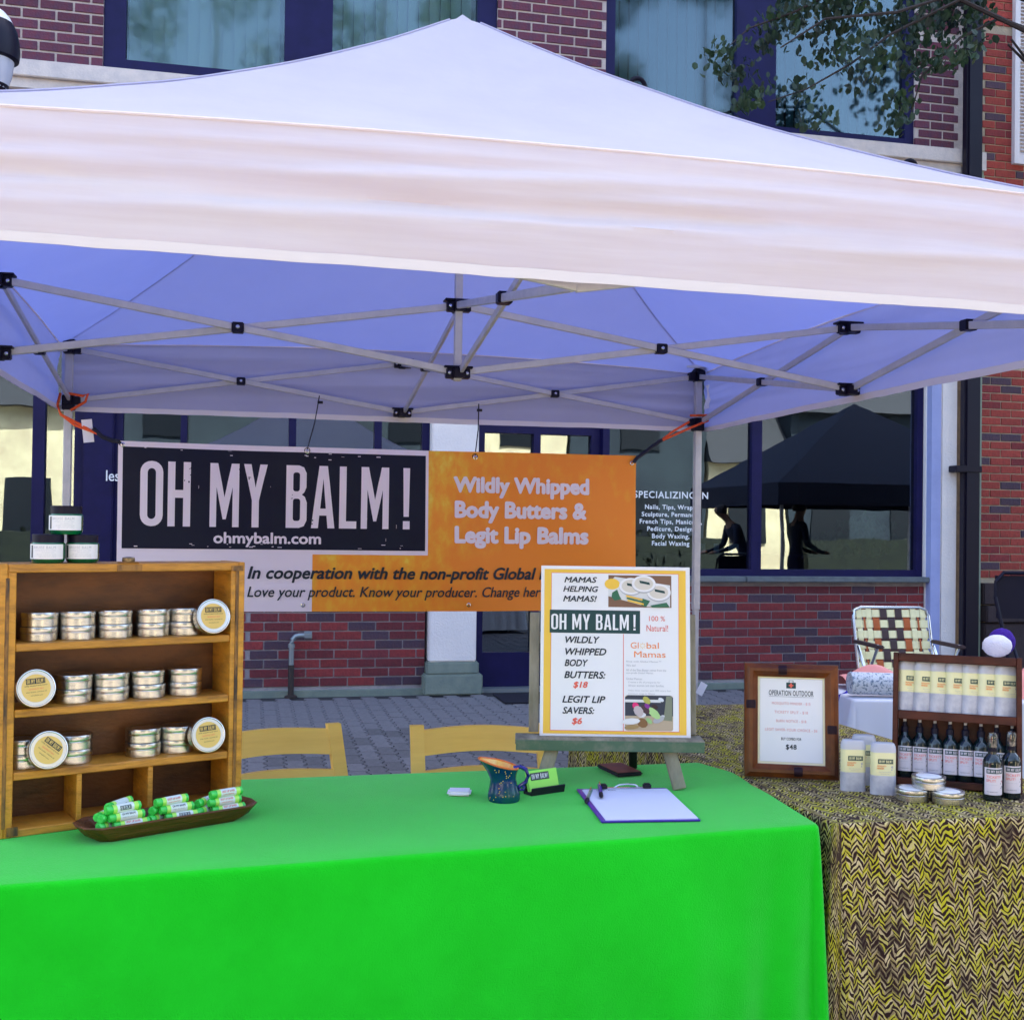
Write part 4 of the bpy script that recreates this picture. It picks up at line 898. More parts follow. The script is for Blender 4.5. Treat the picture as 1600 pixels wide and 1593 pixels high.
# ================================================================== WOODEN CRATE SHELF
CR = T(-.49, 2.551, TZ) @ rotm('Z', rad(21.5)); CH = .567; CD = .125
crate = thing('display_crate', 'honey wood box standing on end as a shelf at the left of the green table', 'display box', CR)
part('side_board', MB().box(-.012, .006, 0, CD, 0, CH, bev=.002), M_wood, crate); part('side_board', MB().box(.502, .5175, 0, CD, 0, CH, bev=.002), M_wood, crate)
part('front_batten', MB().box(.0065, .023, .001, .03, .0, CH - .012, bev=.0015), M_wood, crate)
part('front_batten', MB().box(.485, .5015, .001, CD - .01, .0, CH - .02, bev=.0015), M_wood, crate)
part('worn_edge', MB().box(.4955, .503, -.0015, .004, .03, CH - .01, bev=.0008), M_worn, crate)
part('worn_edge', MB().box(.0015, .009, -.0015, .004, .02, CH - .03, bev=.0008), M_worn, crate)
part('top_board', MB().box(.0065, .5015, -.001, CD, CH - .019, CH - .001, bev=.002), M_woodH, crate)
part('bottom_board', MB().box(.0232, .4848, .002, CD, .0, .016, bev=.0015), M_woodH, crate)
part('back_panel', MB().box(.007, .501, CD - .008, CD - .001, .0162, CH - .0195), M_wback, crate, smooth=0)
for z in (.400, .263, .133): part('shelf', MB().box(.0235, .4846, .003, CD - .009, z - .016, z, bev=.002), M_woodH, crate)
for x in (.157, .309): part('divider', MB().box(x - .0055, x + .0055, .006, CD - .009, .0165, .1165, bev=.001), M_wood, crate)
lt = part('latch', MB().box(.226, .280, -.004, .0, CH - .018, CH - .004, bev=.001).box(.232, .274, -.003, .02, CH - .001, CH + .002, bev=.001), M_worn, crate)
part('catch', MB().lathe([(.013, 0), (.014, .003), (.013, .009), (.005, .011)], 18, T(.253, .008, CH + .002)), M_brass, lt)
part('corner_bracket', MB().box(.484, .512, -.004, .0, CH - .02, CH - .0085).box(.012, .034, -.003, .0, .004, .022), M_worn, crate, smooth=0)

# ------------------------------------------------------------------ tins
RT, HT = .0392, .0305
def make_tin(label, mx, group, R=RT, H=HT):
    t = thing('balm_tin', label, 'tin', mx, group)
    part('body', MB().lathe([(0, .0), (R * .94, .0), (R * .975, .0015), (R * .975, H * .52), (R * .96, H * .54)], 40), M_tin, t)
    part('lid', MB().lathe([(R * .965, H * .53), (R, H * .54), (R * 1.002, H * .57), (R * .985, H * .60), (R * 1.0, H * .64), (R * 1.0, H * .955), (R * .985, H), (R * .93, H), (R * .90, H * .97), (0, H * .97)], 40), M_tin, t)
    return t
tin0 = None
orda = ['leftmost', 'second', 'middle', 'fourth', 'rightmost']
rows = [(.400, [.081, .159, .240, .324, .400], 'top shelf'), (.263, [.155, .234, .315, .400], 'middle shelf'), (.133, [.052, .157, .308, .385], 'lowest shelf')]
names4 = {'top shelf': ['the leftmost stack', 'the second stack from the left', 'the middle stack', 'the fourth stack from the left', 'the stack behind the upright tin'],
          'middle shelf': ['the stack beside the upright tin', 'the second stack from the left', 'the third stack from the left', 'the rightmost stack'],
          'lowest shelf': ['the stack half hidden left of the tilted tin', 'the stack right of the tilted tin', 'the lone stack right of the gap', 'the stack behind the rightmost upright tin']}
tr_ = random.Random(9)
for z, xs, nm in rows:
    for k, x in enumerate(xs):
        for lv in (0, 1):
            lab = ('upper' if lv else 'lower') + ' silver tin of ' + names4[nm][k] + ', ' + nm
            mx = CR @ T(x + tr_.uniform(-.001, .001), .062 + tr_.uniform(-.002, .003), z + lv * (HT + .0004)) @ rotm('Z', tr_.uniform(0, 6))
            if tin0 is None: tin0 = make_tin(lab, mx, 'silver tins stacked in the wooden crate')
            else: dup(tin0, mx, lab)
# upright tins with kraft labels
def face_tin(label, x, z, roll, tiltb=rad(12), y=.0):
    mx = CR @ T(x, y + .012, z + RT * 1.0) @ rotm('X', PI / 2 - tiltb) @ rotm('Z', roll)
    t = make_tin(label, mx, 'upright tins showing their kraft labels'); R = RT; zt_ = HT * .97
    # face: local +Z is the lid top -> map sign coords (x, z) to lid plane (x, y)
    F = rotm('X', -PI / 2)            # sign plane (x,-,z) -> (x, z) in the lid plane
    Fm = T(0, 0, zt_) @ rotm('X', -PI / 2)
    part('lid_rim', MB().lathe([(R * .74, zt_ + .0004), (R * .93, zt_ + .0004), (R * .955, zt_ + .0016), (R * .99, zt_ + .0012)], 48, caps=False), M_tinlid, t)
    part('paper_label', MB().lathe([(R * .74, zt_ + .0005), (R * .73, zt_ + .0008), (0, zt_ + .0008)], 40), M_kraft, t)
    return t
def lid_label(t):
    z0 = HT * .97 + .0013
    fn = lambda a, b, c: (a, c, z0 + b)
    quad(-.019, .009, .019, .0205, 0, M_ink, t, 'label_block', fn)
    letter(LOGO, -.0172, .0105, .0344, .0085, .0003, M_kraft, t, fn)
    letter(text_norm('wildly whipped body butter', .0), -.023, .0035, .046, .0035, .0002, M_ink, t, fn)
    letter(text_norm('GRAPEFRUIT MINT', .0), -.015, -.003, .030, .0030, .0002, M_red, t, fn)
    letter(text_norm('shea butter, coconut oil', .0), -.020, -.009, .040, .0030, .0002, M_ink, t, fn)
    letter(text_norm('ohmybalm.com', .0), -.012, -.0165, .024, .0032, .0002, M_ink, t, fn)
for lab, x, z, roll, y in (('upright tin with kraft label at the right end of the top shelf', .440, .400, 0, .006), ('upright tin with kraft label at the left end of the middle shelf', .062, .263, .06, .004),
                           ('upright tin rolled askew on the lowest shelf, left side', .088, .133, -.72, .0), ('upright tin with kraft label at the right of the lowest shelf', .432, .133, .06, .004)):
    lid_label(face_tin(lab, x, z, roll, y=y))

# ------------------------------------------------------------------ jars on the crate
def wrap(R, off=0):
    def f(a, b, c): t = a / (R) + off; return ((R - b) * math.sin(t), -(R - b) * math.cos(t), c)
    return f
RJ = .0345
def make_jar(label, mx):
    t = thing('salve_jar', label, 'jar', mx, 'salve jars stacked on the crate')
    part('glass_body', MB().lathe([(0, 0), (RJ * .86, 0), (RJ * .97, .005), (RJ, .011), (RJ, .041), (RJ * .95, .044), (0, .044)], 40), M_jar, t)
    part('lid', MB().lathe([(0, .044), (RJ * .93, .044), (RJ * .94, .060), (RJ * .90, .0615), (0, .0615)], 40), M_blackpl, t)
    f = wrap(RJ + .0004); lb = quad(-.047, .009, .047, .0405, 0, M_labelb, t, 'paper_label', f, 24, 1)
    f = wrap(RJ + .0008)
    quad(-.030, .0115, -.0245, .038, 0, M_ink, t, 'label_block', f)
    vs, fs, asp = LOGO; fr = lambda a, b, c: f(-.0292 + (c - .013) * 0 + c * 0 + a, b, c)
    me = bpy.data.meshes.new('lettering'); me.from_pydata([f(-.0257 - b * .003, .0003, .013 + a * .0235) for a, b in vs], [], fs); me.materials.append(M_labelb); link('lettering', me, t)
    letter(text_norm('BRUISE BALM', .0, 0, 1.1), -.021, .031, .048, .0055, .0002, M_grey, t, f)
    for i, (s_, x0, wd) in enumerate((('soothing hands & arnica balm', -.018, .045), ('ohmybalm.com', -.002, .026), ('for sore muscles and bumps', -.012, .040), ('with arnica and comfrey', -.008, .036))):
        letter(text_norm(s_), x0, .0262 - i * .0044, wd, .0026, .0002, M_grey, t, f)
    return t
JZ = CH - .0008
j0 = make_jar('lower left green salve jar with black lid on the crate', CR @ T(.094, .05, JZ) @ rotm('Z', rad(-30)))
dup(j0, CR @ T(.166, .052, JZ) @ rotm('Z', rad(-28)), 'lower right green salve jar with black lid on the crate')
dup(j0, CR @ T(.131, .052, JZ + .0616) @ rotm('Z', rad(-30)), 'topmost green salve jar resting on the two lower jars')

# ------------------------------------------------------------------ tray with lip balm tubes
TR = T(-.160, 2.588, TZ) @ rotm('Z', rad(27))
tray = thing('wooden_tray', 'carved dark brown wooden tray in front of the crate on green cloth', 'tray', TR)
def trayring(a, b, z, pt=.0):   # pointed-ended boat outline
    return [(a, -b * .55, z), (a + pt, 0, z), (a, b * .55, z), (a * .86, b, z), (-a * .86, b, z), (-a, b * .55, z), (-a - pt, 0, z), (-a, -b * .55, z), (-a * .86, -b, z), (a * .86, -b, z)]
rings = [trayring(.155, .034, 0, .0), trayring(.175, .047, .012, .004), trayring(.193, .060, .034, .006), trayring(.189, .056, .0365, .006), trayring(.180, .050, .033, .005), trayring(.160, .036, .012, .003), trayring(.150, .030, .009, 0)]
tv = MB(); n10 = 10; vs = [v for r_ in rings for v in r_]; fs = [(k * n10 + i, k * n10 + (i + 1) % n10, (k + 1) * n10 + (i + 1) % n10, (k + 1) * n10 + i) for k in range(len(rings) - 1) for i in range(n10)] + [tuple(range(10)), tuple(60 + i for i in range(10))]
tv.add(vs, fs); part('carved_body', tv, M_tray, tray, smooth=25)
def make_tube(label, mx, kind):
    t = thing('lip_balm_tube', label, 'lip balm', mx, 'lip balm tubes in the wooden tray'); r = .0082
    A = rotm('Y', PI / 2)
    part('cap', MB().lathe([(0, -.034), (r * .85, -.034), (r, -.032), (r, -.022)], 16, A), M_tubeg, t); part('base', MB().lathe([(r, .028), (r, .033), (r * .8, .0345), (0, .0345)], 16, A), M_tubeg, t)
    part('balm', MB().lathe([(r * .97, -.022), (r * .97, -.013), (r * .97, .018), (r * .97, .028)], 16, A), M_tubel, t)
    lb = part('tube_label', MB().lathe([(r * 1.01, -.014), (r * 1.01, .019)], 20, A), M_tubew, t)
    f = lambda a, b, c: (a, -(r * 1.04 + .0 - b) * math.cos(c / r), (r * 1.04 - b) * math.sin(c / r))
    if kind == 0:
        quad(-.009, -.004, .013, .004, .0, M_ink, t, 'label_block', f, 1, 4); letter(LOGO, -.0075, -.0028, .019, .0056, .0 + -.0003, M_tubew, t, f)
    elif kind == 1:
        letter(text_norm('LEGIT LIP SAVER', .01), -.012, .0005, .027, .0038, -.0002, M_red, t, f); letter(text_norm('sweet grapefruit'), -.010, -.0045, .023, .003, -.0002, M_red, t, f)
    else:
        letter(text_norm('OH MY BALM!', .01), -.011, .001, .026, .004, -.0002, M_ink, t, f); letter(text_norm('legit lip saver'), -.010, -.004, .023, .003, -.0002, M_grey, t, f)
    return t
protos = {}
piles = [('left', -.098, [(.006, -.026, 0, .0, 1), (-.004, -.024, 1, .06, 2), (-.010, -.020, 2, .12, 0), (-.028, -.006, 0, .45, 2), (-.026, .0, 1, .6, 1), (-.022, .012, 0, .5, 2), (-.030, .020, 1, .7, 2), (.006, .014, 0, .4, 1), (-.004, .018, 2, .55, 0)]),
         ('middle', .014, [(.006, -.026, 0, -.02, 0), (-.006, -.022, 1, .05, 2), (-.016, -.018, 2, .14, 1), (-.032, -.004, 0, .5, 2), (-.030, .004, 1, .65, 1), (-.020, .014, 0, .4, 2), (.004, .012, 0, .3, 2), (-.008, .016, 1, .4, 1)]),
         ('right', .126, [(.0, -.026, 0, -.03, 1), (-.008, -.024, 1, .02, 1), (-.004, -.022, 2, .05, 1), (-.036, -.004, 0, .45, 2), (-.034, .004, 1, .5, 0), (-.034, .014, 0, .45, 2), (.0, .014, 0, .3, 0), (-.010, .012, 1, .35, 2)])]
lvn = ['bottom', 'second layer', 'top']
for pn, px_, tb in piles:
    for q, (dx, dy, lv, yaw, kd) in enumerate(tb):
        mx = TR @ T(px_ + dx, dy, .0290 + lv * .0170) @ rotm('Z', yaw) @ Matrix.Scale(1.12, 4) @ rotm('X', -.45 + .1 * q)
        where = ('front ' if dy < -.015 else 'middle ' if dy < .008 else 'rear ') + ('bottom', 'mid-height', 'top')[lv]
        lab = 'lip balm tube with ' + ('dark logo', 'red lettering', 'grey lettering')[kd] + ', ' + where + ' of ' + pn + ' pile'
        if any(o_.get('label') == lab for o_ in COL.objects): lab = lab.replace('lip balm tube', 'right lying lip balm tube')
        if kd in protos: dup(protos[kd], mx, lab)
        else: protos[kd] = make_tube(lab, mx, kd)

# ================================================================== THINGS ON THE GREEN TABLE
# pitcher mug
mg = thing('pitcher_mug', 'blue glazed pitcher mug with orange inside and red rim', 'mug', T(.607, 2.712, TZ) @ rotm('Z', rad(-12)) @ Matrix.Diagonal((1, 1, .93, 1)))
def mugpt(t, a, inner=0):
    prof = [(.037, 0), (.039, .006), (.0385, .02), (.034, .038), (.031, .056), (.034, .072), (.0385, .084), (.0425, .094)]
    f_ = t * (len(prof) - 1); i = min(int(f_), len(prof) - 2); q = f_ - i; r = prof[i][0] * (1 - q) + prof[i + 1][0] * q; z = prof[i][1] * (1 - q) + prof[i + 1][1] * q
    sp = max(0, math.cos(a - PI)) ** 8 * max(0, t - .55) * .030       # spout to the left
    z += max(0, t - .6) * .026 * math.cos(a - PI) + sp * .25
    return ((r - inner + sp) * math.cos(a) - .008 * t * t, (r - inner + sp * .9) * math.sin(a), z)
nA, nT = 48, 18
part('glazed_body', MB().grid(lambda u, v: mugpt(v, 2 * PI * u), nA, nT).add([mugpt(0, 2 * PI * k / nA) for k in range(nA)], [tuple(range(nA))]), M_mug, mg, smooth=70)
part('inside', MB().grid(lambda u, v: mugpt(.12 + .87 * v, 2 * PI * u, .003), nA, nT).add([mugpt(.12, 2 * PI * k / nA, .003) for k in range(nA)], [tuple(range(nA))]), M_mugin, mg, smooth=70)
part('rim', MB().tube([Vector(mugpt(1, 2 * PI * k / nA, .0015)) for k in range(nA)], .0024, 8, True), M_mugrim, mg)
part('handle', MB().tube([(.022, 0, .083), (.038, 0, .087), (.052, 0, .080), (.058, 0, .064), (.052, 0, .048), (.036, 0, .036), (.038, 0, .028), (.046, 0, .028), (.048, 0, .034), (.042, 0, .038)], [.006, .0055, .0055, .005, .005, .005, .0045, .004, .004, .003], 10), M_cob, mg)
dots = MB(); rd = random.Random(2)
for _ in range(26):
    a = rd.uniform(3.6, 5.4); t = rd.uniform(.15, .85); c = Vector(mugpt(t, a)); dots.lathe([(0, 0), (.0013, .0002), (.0008, .0008), (0, .001)], 8, T(*(c + Vector((math.cos(a), math.sin(a), 0)) * .0002)) @ rotm('Z', a) @ rotm('Y', PI / 2))
part('speckles', dots, M_yellow, mg, kind='stuff')
# card holder
ch = thing('card_holder', 'black card holder with lime green cards beside the mug handle', 'card holder', T(.722, 2.775, TZ) @ rotm('Z', rad(22)))
part('holder', MB().box(-.05, .05, -.012, .012, 0, .006, bev=.001).box(-.05, .052, -.016, -.012, .0, .022, rotm('X', rad(12)), bev=.001).box(-.05, .05, .012, .016, 0, .03, rotm('X', rad(-14)), bev=.001), M_black, ch)
cd = part('card_stack', MB().box(-.044, .046, -.005, .005, .006, .056, rotm('X', rad(-18))), mat('lime_card', (.36, .85, .12), .6), ch, smooth=0)
quad(-.036, .032, .020, .050, -.0056, M_ink, cd, 'label_block', mx=rotm('X', rad(-18))); letter(LOGO, -.033, .035, .050, .012, -.0062, M_white, cd, mx=rotm('X', rad(-18)))
# square card reader, phone, clipboard, pens
rd_ = tag(part('card_reader', MB().box(-.029, .029, -.026, .026, .0, .0105, bev=.0045).box(-.018, .018, -.0275, -.024, .003, .0045), M_white, None, T(.512, 2.790, TZ + .001) @ rotm('Z', rad(-14))), 'small white square card reader on green cloth left of the mug', 'card reader')
ph = thing('phone', 'phone in brown leather case lying behind the easel legs', 'phone', T(.984, 2.975, TZ + .001) @ rotm('Z', rad(8)))
part('case_edge', MB().box(-.038, .038, -.066, .066, 0, .010, bev=.004), M_black, ph); part('leather_back', MB().box(-.034, .034, -.060, .060, .0095, .0112, bev=.0006), M_leather, ph)
cb = thing('clipboard', 'purple clipboard with white paper at the front of the green table', 'clipboard', T(.905, 2.610, TZ + .001) @ rotm('Z', rad(-6)))
cbp = [(-.120, .165), (.118, .150), (.102, -.165), (-.112, -.150)]
def slab(pts, z0, z1): return MB().add([(x, y, z0) for x, y in pts] + [(x, y, z1) for x, y in pts], [(3, 2, 1, 0), (4, 5, 6, 7)] + [(i, (i + 1) % 4, 4 + (i + 1) % 4, 4 + i) for i in range(4)])
BRD = [(-.115, -.158), (.112, -.158), (.112, .158), (-.115, .158)]
part('board', MB().box(-.115, .112, -.160, .158, 0, .004, bev=.001), M_purple, cb)
part('sheet', MB().box(-.104, .108, -.153, .140, .0041, .0052), M_paper, cb, smooth=0); part('sheet', MB().box(-.102, .110, -.150, .142, .0053, .0058), M_paper, cb, rotm('Z', -.012), smooth=0)
cl = part('clip', MB().box(-.045, .060, .142, .152, .006, .009, bev=.001).tube([(-.02, .147, .009), (-.01, .143, .016), (.01, .143, .018), (.03, .143, .016), (.04, .147, .009)], .0022, 8), M_steel, cb)
for x in (-.050, .062): part('clip_end', MB().box(x - .010, x + .010, .138, .156, .004, .018, bev=.003), M_black, cl)
letter(text_norm('NAME / EMAIL', .005), -.09, .0, .05, .006, 0, M_ink, cb, lambda a, b, c: (a + .02, .125 + c, .0064))
def pen(label, p, d, body, tip):
    t = thing('pen', label, 'pen', T(*p) @ rotm('Z', d) @ rotm('Y', PI / 2)); r = .0048
    part('barrel', MB().lathe([(0, -.068), (r * .8, -.068), (r, -.064), (r, .03)], 14), body, t); part('grip', MB().lathe([(r * 1.08, .03), (r * 1.08, .052), (r * .5, .064), (.0008, .069)], 14), tip, t)
    part('pocket_clip', MB().box(-.0085, -.0055, -.0012, .0012, -.066, -.03), M_steel, t, smooth=0)
pen('grey and green ballpoint pen at the upper left corner of the clipboard', (.812, 2.690, TZ + .0062), rad(-112), mat('grey_green_pen', (.16, .24, .17), .3), M_black)
pen('purple ballpoint pen lying on the clipboard paper', (.850, 2.716, TZ + .0125), rad(-105), M_purple, M_black)

# ------------------------------------------------------------------ easel and price board
EA = T(.905, 2.832, TZ) @ rotm('Z', -.2237 - .01)
es = thing('table_easel', 'weathered wooden table easel with green ledge standing on the green cloth', 'easel', EA)
TL = rotm('X', rad(-7))
zL = .118
def up(a, b, c=0): return T(0, .004, zL) @ TL @ Vector((a, c, b))
for sx_ in (-1, 1):
    part('upright', MB().box(sx_ * .203 + .012 - .013, sx_ * .203 + .012 + .013, .010, .030, .012, .32, T(0, .004, zL) @ TL, bev=.0015), M_easel, es)
part('cross_rail', MB().box(-.194, .194, .012, .028, .24, .27, T(0, .004, zL) @ TL, bev=.0015), M_easel, es)
ld = part('ledge', MB().box(-.238, .240, -.055, .028, zL - .008, zL + .006, bev=.0015), M_easelh, es)
part('ledge_front', MB().box(-.236, .238, -.060, -.0555, zL - .022, zL + .004, bev=.001), M_easelg, ld)
for x0, x1 in ((-.140, -.172), (.148, .178)):
    part('front_leg', MB().bar((x0, -.035, zL - .006), (x1, -.05, .002), .016, .034, (0, 1, 0)), M_easel, es)
part('prop_leg', MB().bar((.06, .03, zL + .20), (.085, .205, .002), .014, .022, (0, 1, 0)), M_black, es)
PB = EA @ T(.017, -.012, zL + .0065) @ rotm('X', rad(-7)); PW, PH_ = .386, .436
pb = thing('price_board', 'white and yellow foam price board resting on the easel', 'sign', PB)
part('foam_board', MB().box(-PW / 2, PW / 2, 0, .005, 0, PH_, bev=.0008), M_white, pb)
def U(u): return -PW / 2 + u * PW
def V(v): return PH_ * (1 - v)
q = lambda u0, v0, u1, v1, y, m, nm='print_panel': quad(U(u0), V(v1), U(u1), V(v0), -y, m, pb, nm)
def tx(s_, u0, v0, u1, v1, m, bold=0, shear=0, y=.0016): letter(text_norm(s_, bold, shear), U(u0), V(v1), (u1 - u0) * PW, (v1 - v0) * PH_, -y, m, pb)
q(.022, .020, .972, .985, .0003, M_yellow, 'yellow_border'); q(.068, .040, .925, .968, .0006, M_red, 'red_outline'); q(.071, .043, .922, .965, .0009, M_white, 'white_field')
bs = .035
for s_, a, b, c, d in (('MAMAS', .155, .065, .375, .100), ('HELPING', .148, .120, .385, .155), ('MAMAS!', .148, .177, .375, .213), ('WILDLY', .165, .418, .395, .458), ('WHIPPED', .165, .487, .440, .528), ('BODY', .162, .553, .318, .594), ('BUTTERS:', .160, .622, .435, .664), ('LEGIT LIP', .148, .765, .435, .806), ('SAVERS:', .150, .830, .362, .870)):
    tx(s_, a, b, c, d, M_ink, bs, .25)
tx('$18', .220, .682, .318, .724, M_red, .04, .2); tx('$6', .212, .892, .280, .935, M_red, .04, .2)
q(.060, .262, .665, .398, .0012, M_teal, 'logo_panel'); letter(LOGO, U(.070), V(.378), .565 * PW, .092 * PH_, -.0018, M_white, pb)
tx('100 %', .725, .292, .832, .322, M_red); tx('Natural!', .708, .345, .852, .382, M_red)
q(.552, .400, .556, .966, .0012, M_red, 'red_line')
tx('Gl', .602, .448, .655, .484, M_ornp, 0); tx('bal', .708, .448, .790, .484, M_ornp, 0); tx('Mamas', .625, .500, .835, .536, M_ornp, 0)
for k in range(8):
    a = k * PI / 4; c = (U(.682), V(.468)); poly([(c[0] + .0045 * math.cos(a + .25), c[1] + .0045 * math.sin(a + .25)), (c[0] + .0045 * math.cos(a - .25), c[1] + .0045 * math.sin(a - .25)), (c[0] + .009 * math.cos(a), c[1] + .009 * math.sin(a))], -.0016, M_yellow, pb, 'sun_ray')
for s_, a, b, c in (('Shop with Global Mamas\u2122', .572, .555, .805), ('We do!', .572, .577, .635), ('All of the Shea Butter comes from the', .572, .604, .838), ('non-profit Global Mamas.', .572, .622, .755), ('Global Mamas:', .572, .655, .68), ('Creates a life of prosperity for', .585, .676, .80), ('African women and their families.', .585, .694, .825), ('Helps these women earn 70% more than', .585, .724, .87), ('minimum wage in Ghana.', .585, .742, .765)):
    tx(s_, a, b, c, b + .013, M_grey)
# photograph one: tins on a board
pA = quad(U(.452), V(.242), U(.875), V(.052), -.0012, mat('photo_brown', (.20, .10, .06), .5), pb, 'photo_print')
def ph1(u, v): return (U(.452 + .423 * u), V(.242 - .19 * v))
def pshape(fn, pts, y, m, par): return poly([fn(a, b) for a, b in pts], -y, m, par)
m_plate = mat('photo_pale', (.66, .66, .66), .5)
pshape(ph1, [(0, .72), (.10, .95), (.98, .70), (.98, .02), (.62, .02), (0, .34)], .0015, m_plate, pb)
pshape(ph1, ell(.06, .72, .12, .17), .0018, M_yellow, pb); pshape(ph1, [(.06, .45), (.14, .55), (.18, .34), (.21, .25), (.10, .2), (.05, .3)], .0018, mat('photo_green', (.03, .14, .07), .5), pb)
for i, (a, b) in enumerate(((.36, .66), (.80, .48), (.56, .74))):
    pshape(ph1, ell(a, b - .03, .19, .27), .0018 + i * .0009, M_grey, pb); pshape(ph1, ell(a, b, .19, .26), .0021 + i * .0009, M_white, pb); pshape(ph1, ell(a, b, .15, .20), .0024 + i * .0009, mat('photo_label', (.66, .60, .52), .5), pb)
    pshape(ph1, [(a - .07, b + .10), (a + .09, b + .04), (a + .10, b - .04), (a - .06, b + .02)], .0027 + i * .0009, M_teal, pb)
for k in range(3): pshape(ph1, [(.28 + .01 * k, .38 - .07 * k), (.54 + .01 * k, .26 - .07 * k), (.54 + .01 * k, .21 - .07 * k), (.28 + .01 * k, .33 - .07 * k)], .005, M_yellow if k % 2 == 0 else MATS['photo_green'], pb)
pshape(ph1, [(.54, .28), (.66, .20), (.60, .02), (.52, .06)], .0047, MATS['photo_green'], pb); pshape(ph1, [(.66, .06), (.92, .16), (.97, .02), (.70, .0)], .0047, MATS['photo_green'], pb)
# photograph two: women working outdoors
def ph2(u, v): return (U(.565 + .318 * u), V(.962 - .205 * v))
poly([ph2(a, b) for a, b in rr(0, 0, 1, 1, .06, 4)], -.0012, mat('photo_sand', (.46, .36, .25), .6), pb, 'photo_print')
pshape(ph2, [(.0, .42), (1, .42), (1, .94), (.94, 1), (.06, 1), (0, .94)], .0015, mat('photo_dark', (.035, .04, .06), .6), pb)
pshape(ph2, [(0, .80), (.75, .80), (.72, .88), (0, .88)], .0018, m_plate, pb); pshape(ph2, [(.80, .3), (.98, .28), (.98, .98), (.86, .98)], .0018, mat('photo_trunk', (.20, .22, .15), .6), pb)
for a, b, rx, rz, c in ((.28, .55, .10, .16, (.50, .42, .42)), (.22, .70, .07, .10, (.75, .03, .18)), (.42, .60, .08, .14, (.07, .03, .04)), (.60, .50, .09, .20, (.40, .62, .24)), (.62, .68, .06, .08, (.04, .02, .02)), (.45, .86, .07, .12, (.42, .40, .08)), (.46, .70, .05, .08, (.22, .03, .25)), (.35, .45, .09, .08, (.66, .66, .70)), (.12, .26, .20, .09, (.72, .72, .72)), (.70, .32, .14, .08, (.40, .40, .42)), (.74, .37, .11, .05, (.60, .60, .62)), (.36, .22, .11, .14, (.22, .11, .04)), (.14, .10, .16, .06, (.36, .24, .10)), (.75, .88, .05, .07, (.66, .68, .72)), (.50, .28, .05, .10, (.30, .50, .20))):
    pshape(ph2, ell(a, b, rx, rz, 9, a), .0021 + .0002 * (int(a * 40) % 7) + .0001 * (int(b * 30) % 5), mat('photo_c%d%d' % (int(a * 100), int(b * 100)), c, .6), pb)

# ------------------------------------------------------------------ framed price sign
FR = T(1.289, 2.852, TZ + .004) @ rotm('Z', rad(-22)) @ rotm('X', rad(-9)); FWd, FH = .246, .300
fs_ = thing('framed_sign', 'price list in dark bamboo style frame on the zigzag cloth', 'sign', FR)
def moulding(p0, p1, p2, p3): pass
def mould_part(side):
    w0 = .036; pr = [(0, .0), (.002, -.008), (.006, -.010), (.014, -.018), (.022, -.018), (.029, -.011), (.031, -.008), (.036, -.006), (.036, .004), (0, .004)]
    L1 = FWd if side in 'bt' else FH; vs = []; 
    for e in (0, 1):
        for o_, y in pr:
            s_ = o_ if e == 0 else L1 - o_
            vs.append({'b': (s_, y, o_), 't': (s_, y, FH - o_), 'l': (o_, y, s_), 'r': (FWd - o_, y, s_)}[side])
    n = len(pr); fs2 = [(i, (i + 1) % n, n + (i + 1) % n, n + i) for i in range(n)] + [tuple(range(n)), tuple(range(n, 2 * n))]
    return MB().add(vs, fs2)
for s_ in 'btlr':
    mp_ = part('moulding', mould_part(s_), M_bamboo, fs_, smooth=40)
    pos = {'b': (.14, .018), 't': (.10, FH - .018), 'l': (.018, .19), 'r': (FWd - .018, .13)}[s_]
    if s_ in 'bt': part('bamboo_node', MB().lathe([(.0125, -.011), (.0135, 0), (.0125, .011)], 16, T(pos[0], -.0075, pos[1]) @ rotm('Y', PI / 2)), M_node, mp_)
    else: part('bamboo_node', MB().lathe([(.0125, -.011), (.0135, 0), (.0125, .011)], 16, T(pos[0], -.0075, pos[1])), M_node, mp_)
quad(.033, .033, FWd - .033, FH - .033, -.001, M_mat, fs_, 'mat_board'); quad(.0415, .0415, FWd - .0415, FH - .040, -.0013, M_grey, fs_, 'page_outline'); quad(.0422, .0422, FWd - .0422, FH - .0407, -.0016, M_white, fs_, 'page')
part('backing', MB().box(.004, FWd - .004, .0045, .010, .004, FH - .004).bar((FWd / 2, .012, .20), (FWd / 2, .085, .004), .05, .003, (1, 0, 0)), M_black, fs_, smooth=0)
def ft(s_, cx, z, h, m, wd=None, bold=0):
    nm = text_norm(s_, bold or .012, 0, 1.1); wd = wd or h * nm[2]; letter(nm, cx - wd / 2, z, wd, h, -.0020, m, fs_)
cxx = FWd / 2
quad(cxx - .0125, .2345, cxx + .0125, .250, -.0020, M_teal, fs_, 'first_aid_case')
for a, b, c, d in ((-.006, .250, -.0045, .2545), (.0045, .250, .006, .2545), (-.006, .2545, .006, .2557)): quad(cxx + a, b, cxx + c, d, -.0020, M_teal, fs_, 'case_handle')
poly([(cxx + a, .2422 + b) for a, b in ((-.002, -.006), (.002, -.006), (.002, -.002), (.006, -.002), (.006, .002), (.002, .002), (.002, .006), (-.002, .006), (-.002, .002), (-.006, .002), (-.006, -.002), (-.002, -.002))], -.0024, M_red, fs_, 'red_cross')
ft('OPERATION OUTDOOR', cxx, .2150, .0140, M_ink, .116, .018); quad(cxx - .058, .2120, cxx + .058, .2126, -.0020, M_ink, fs_, 'underline')
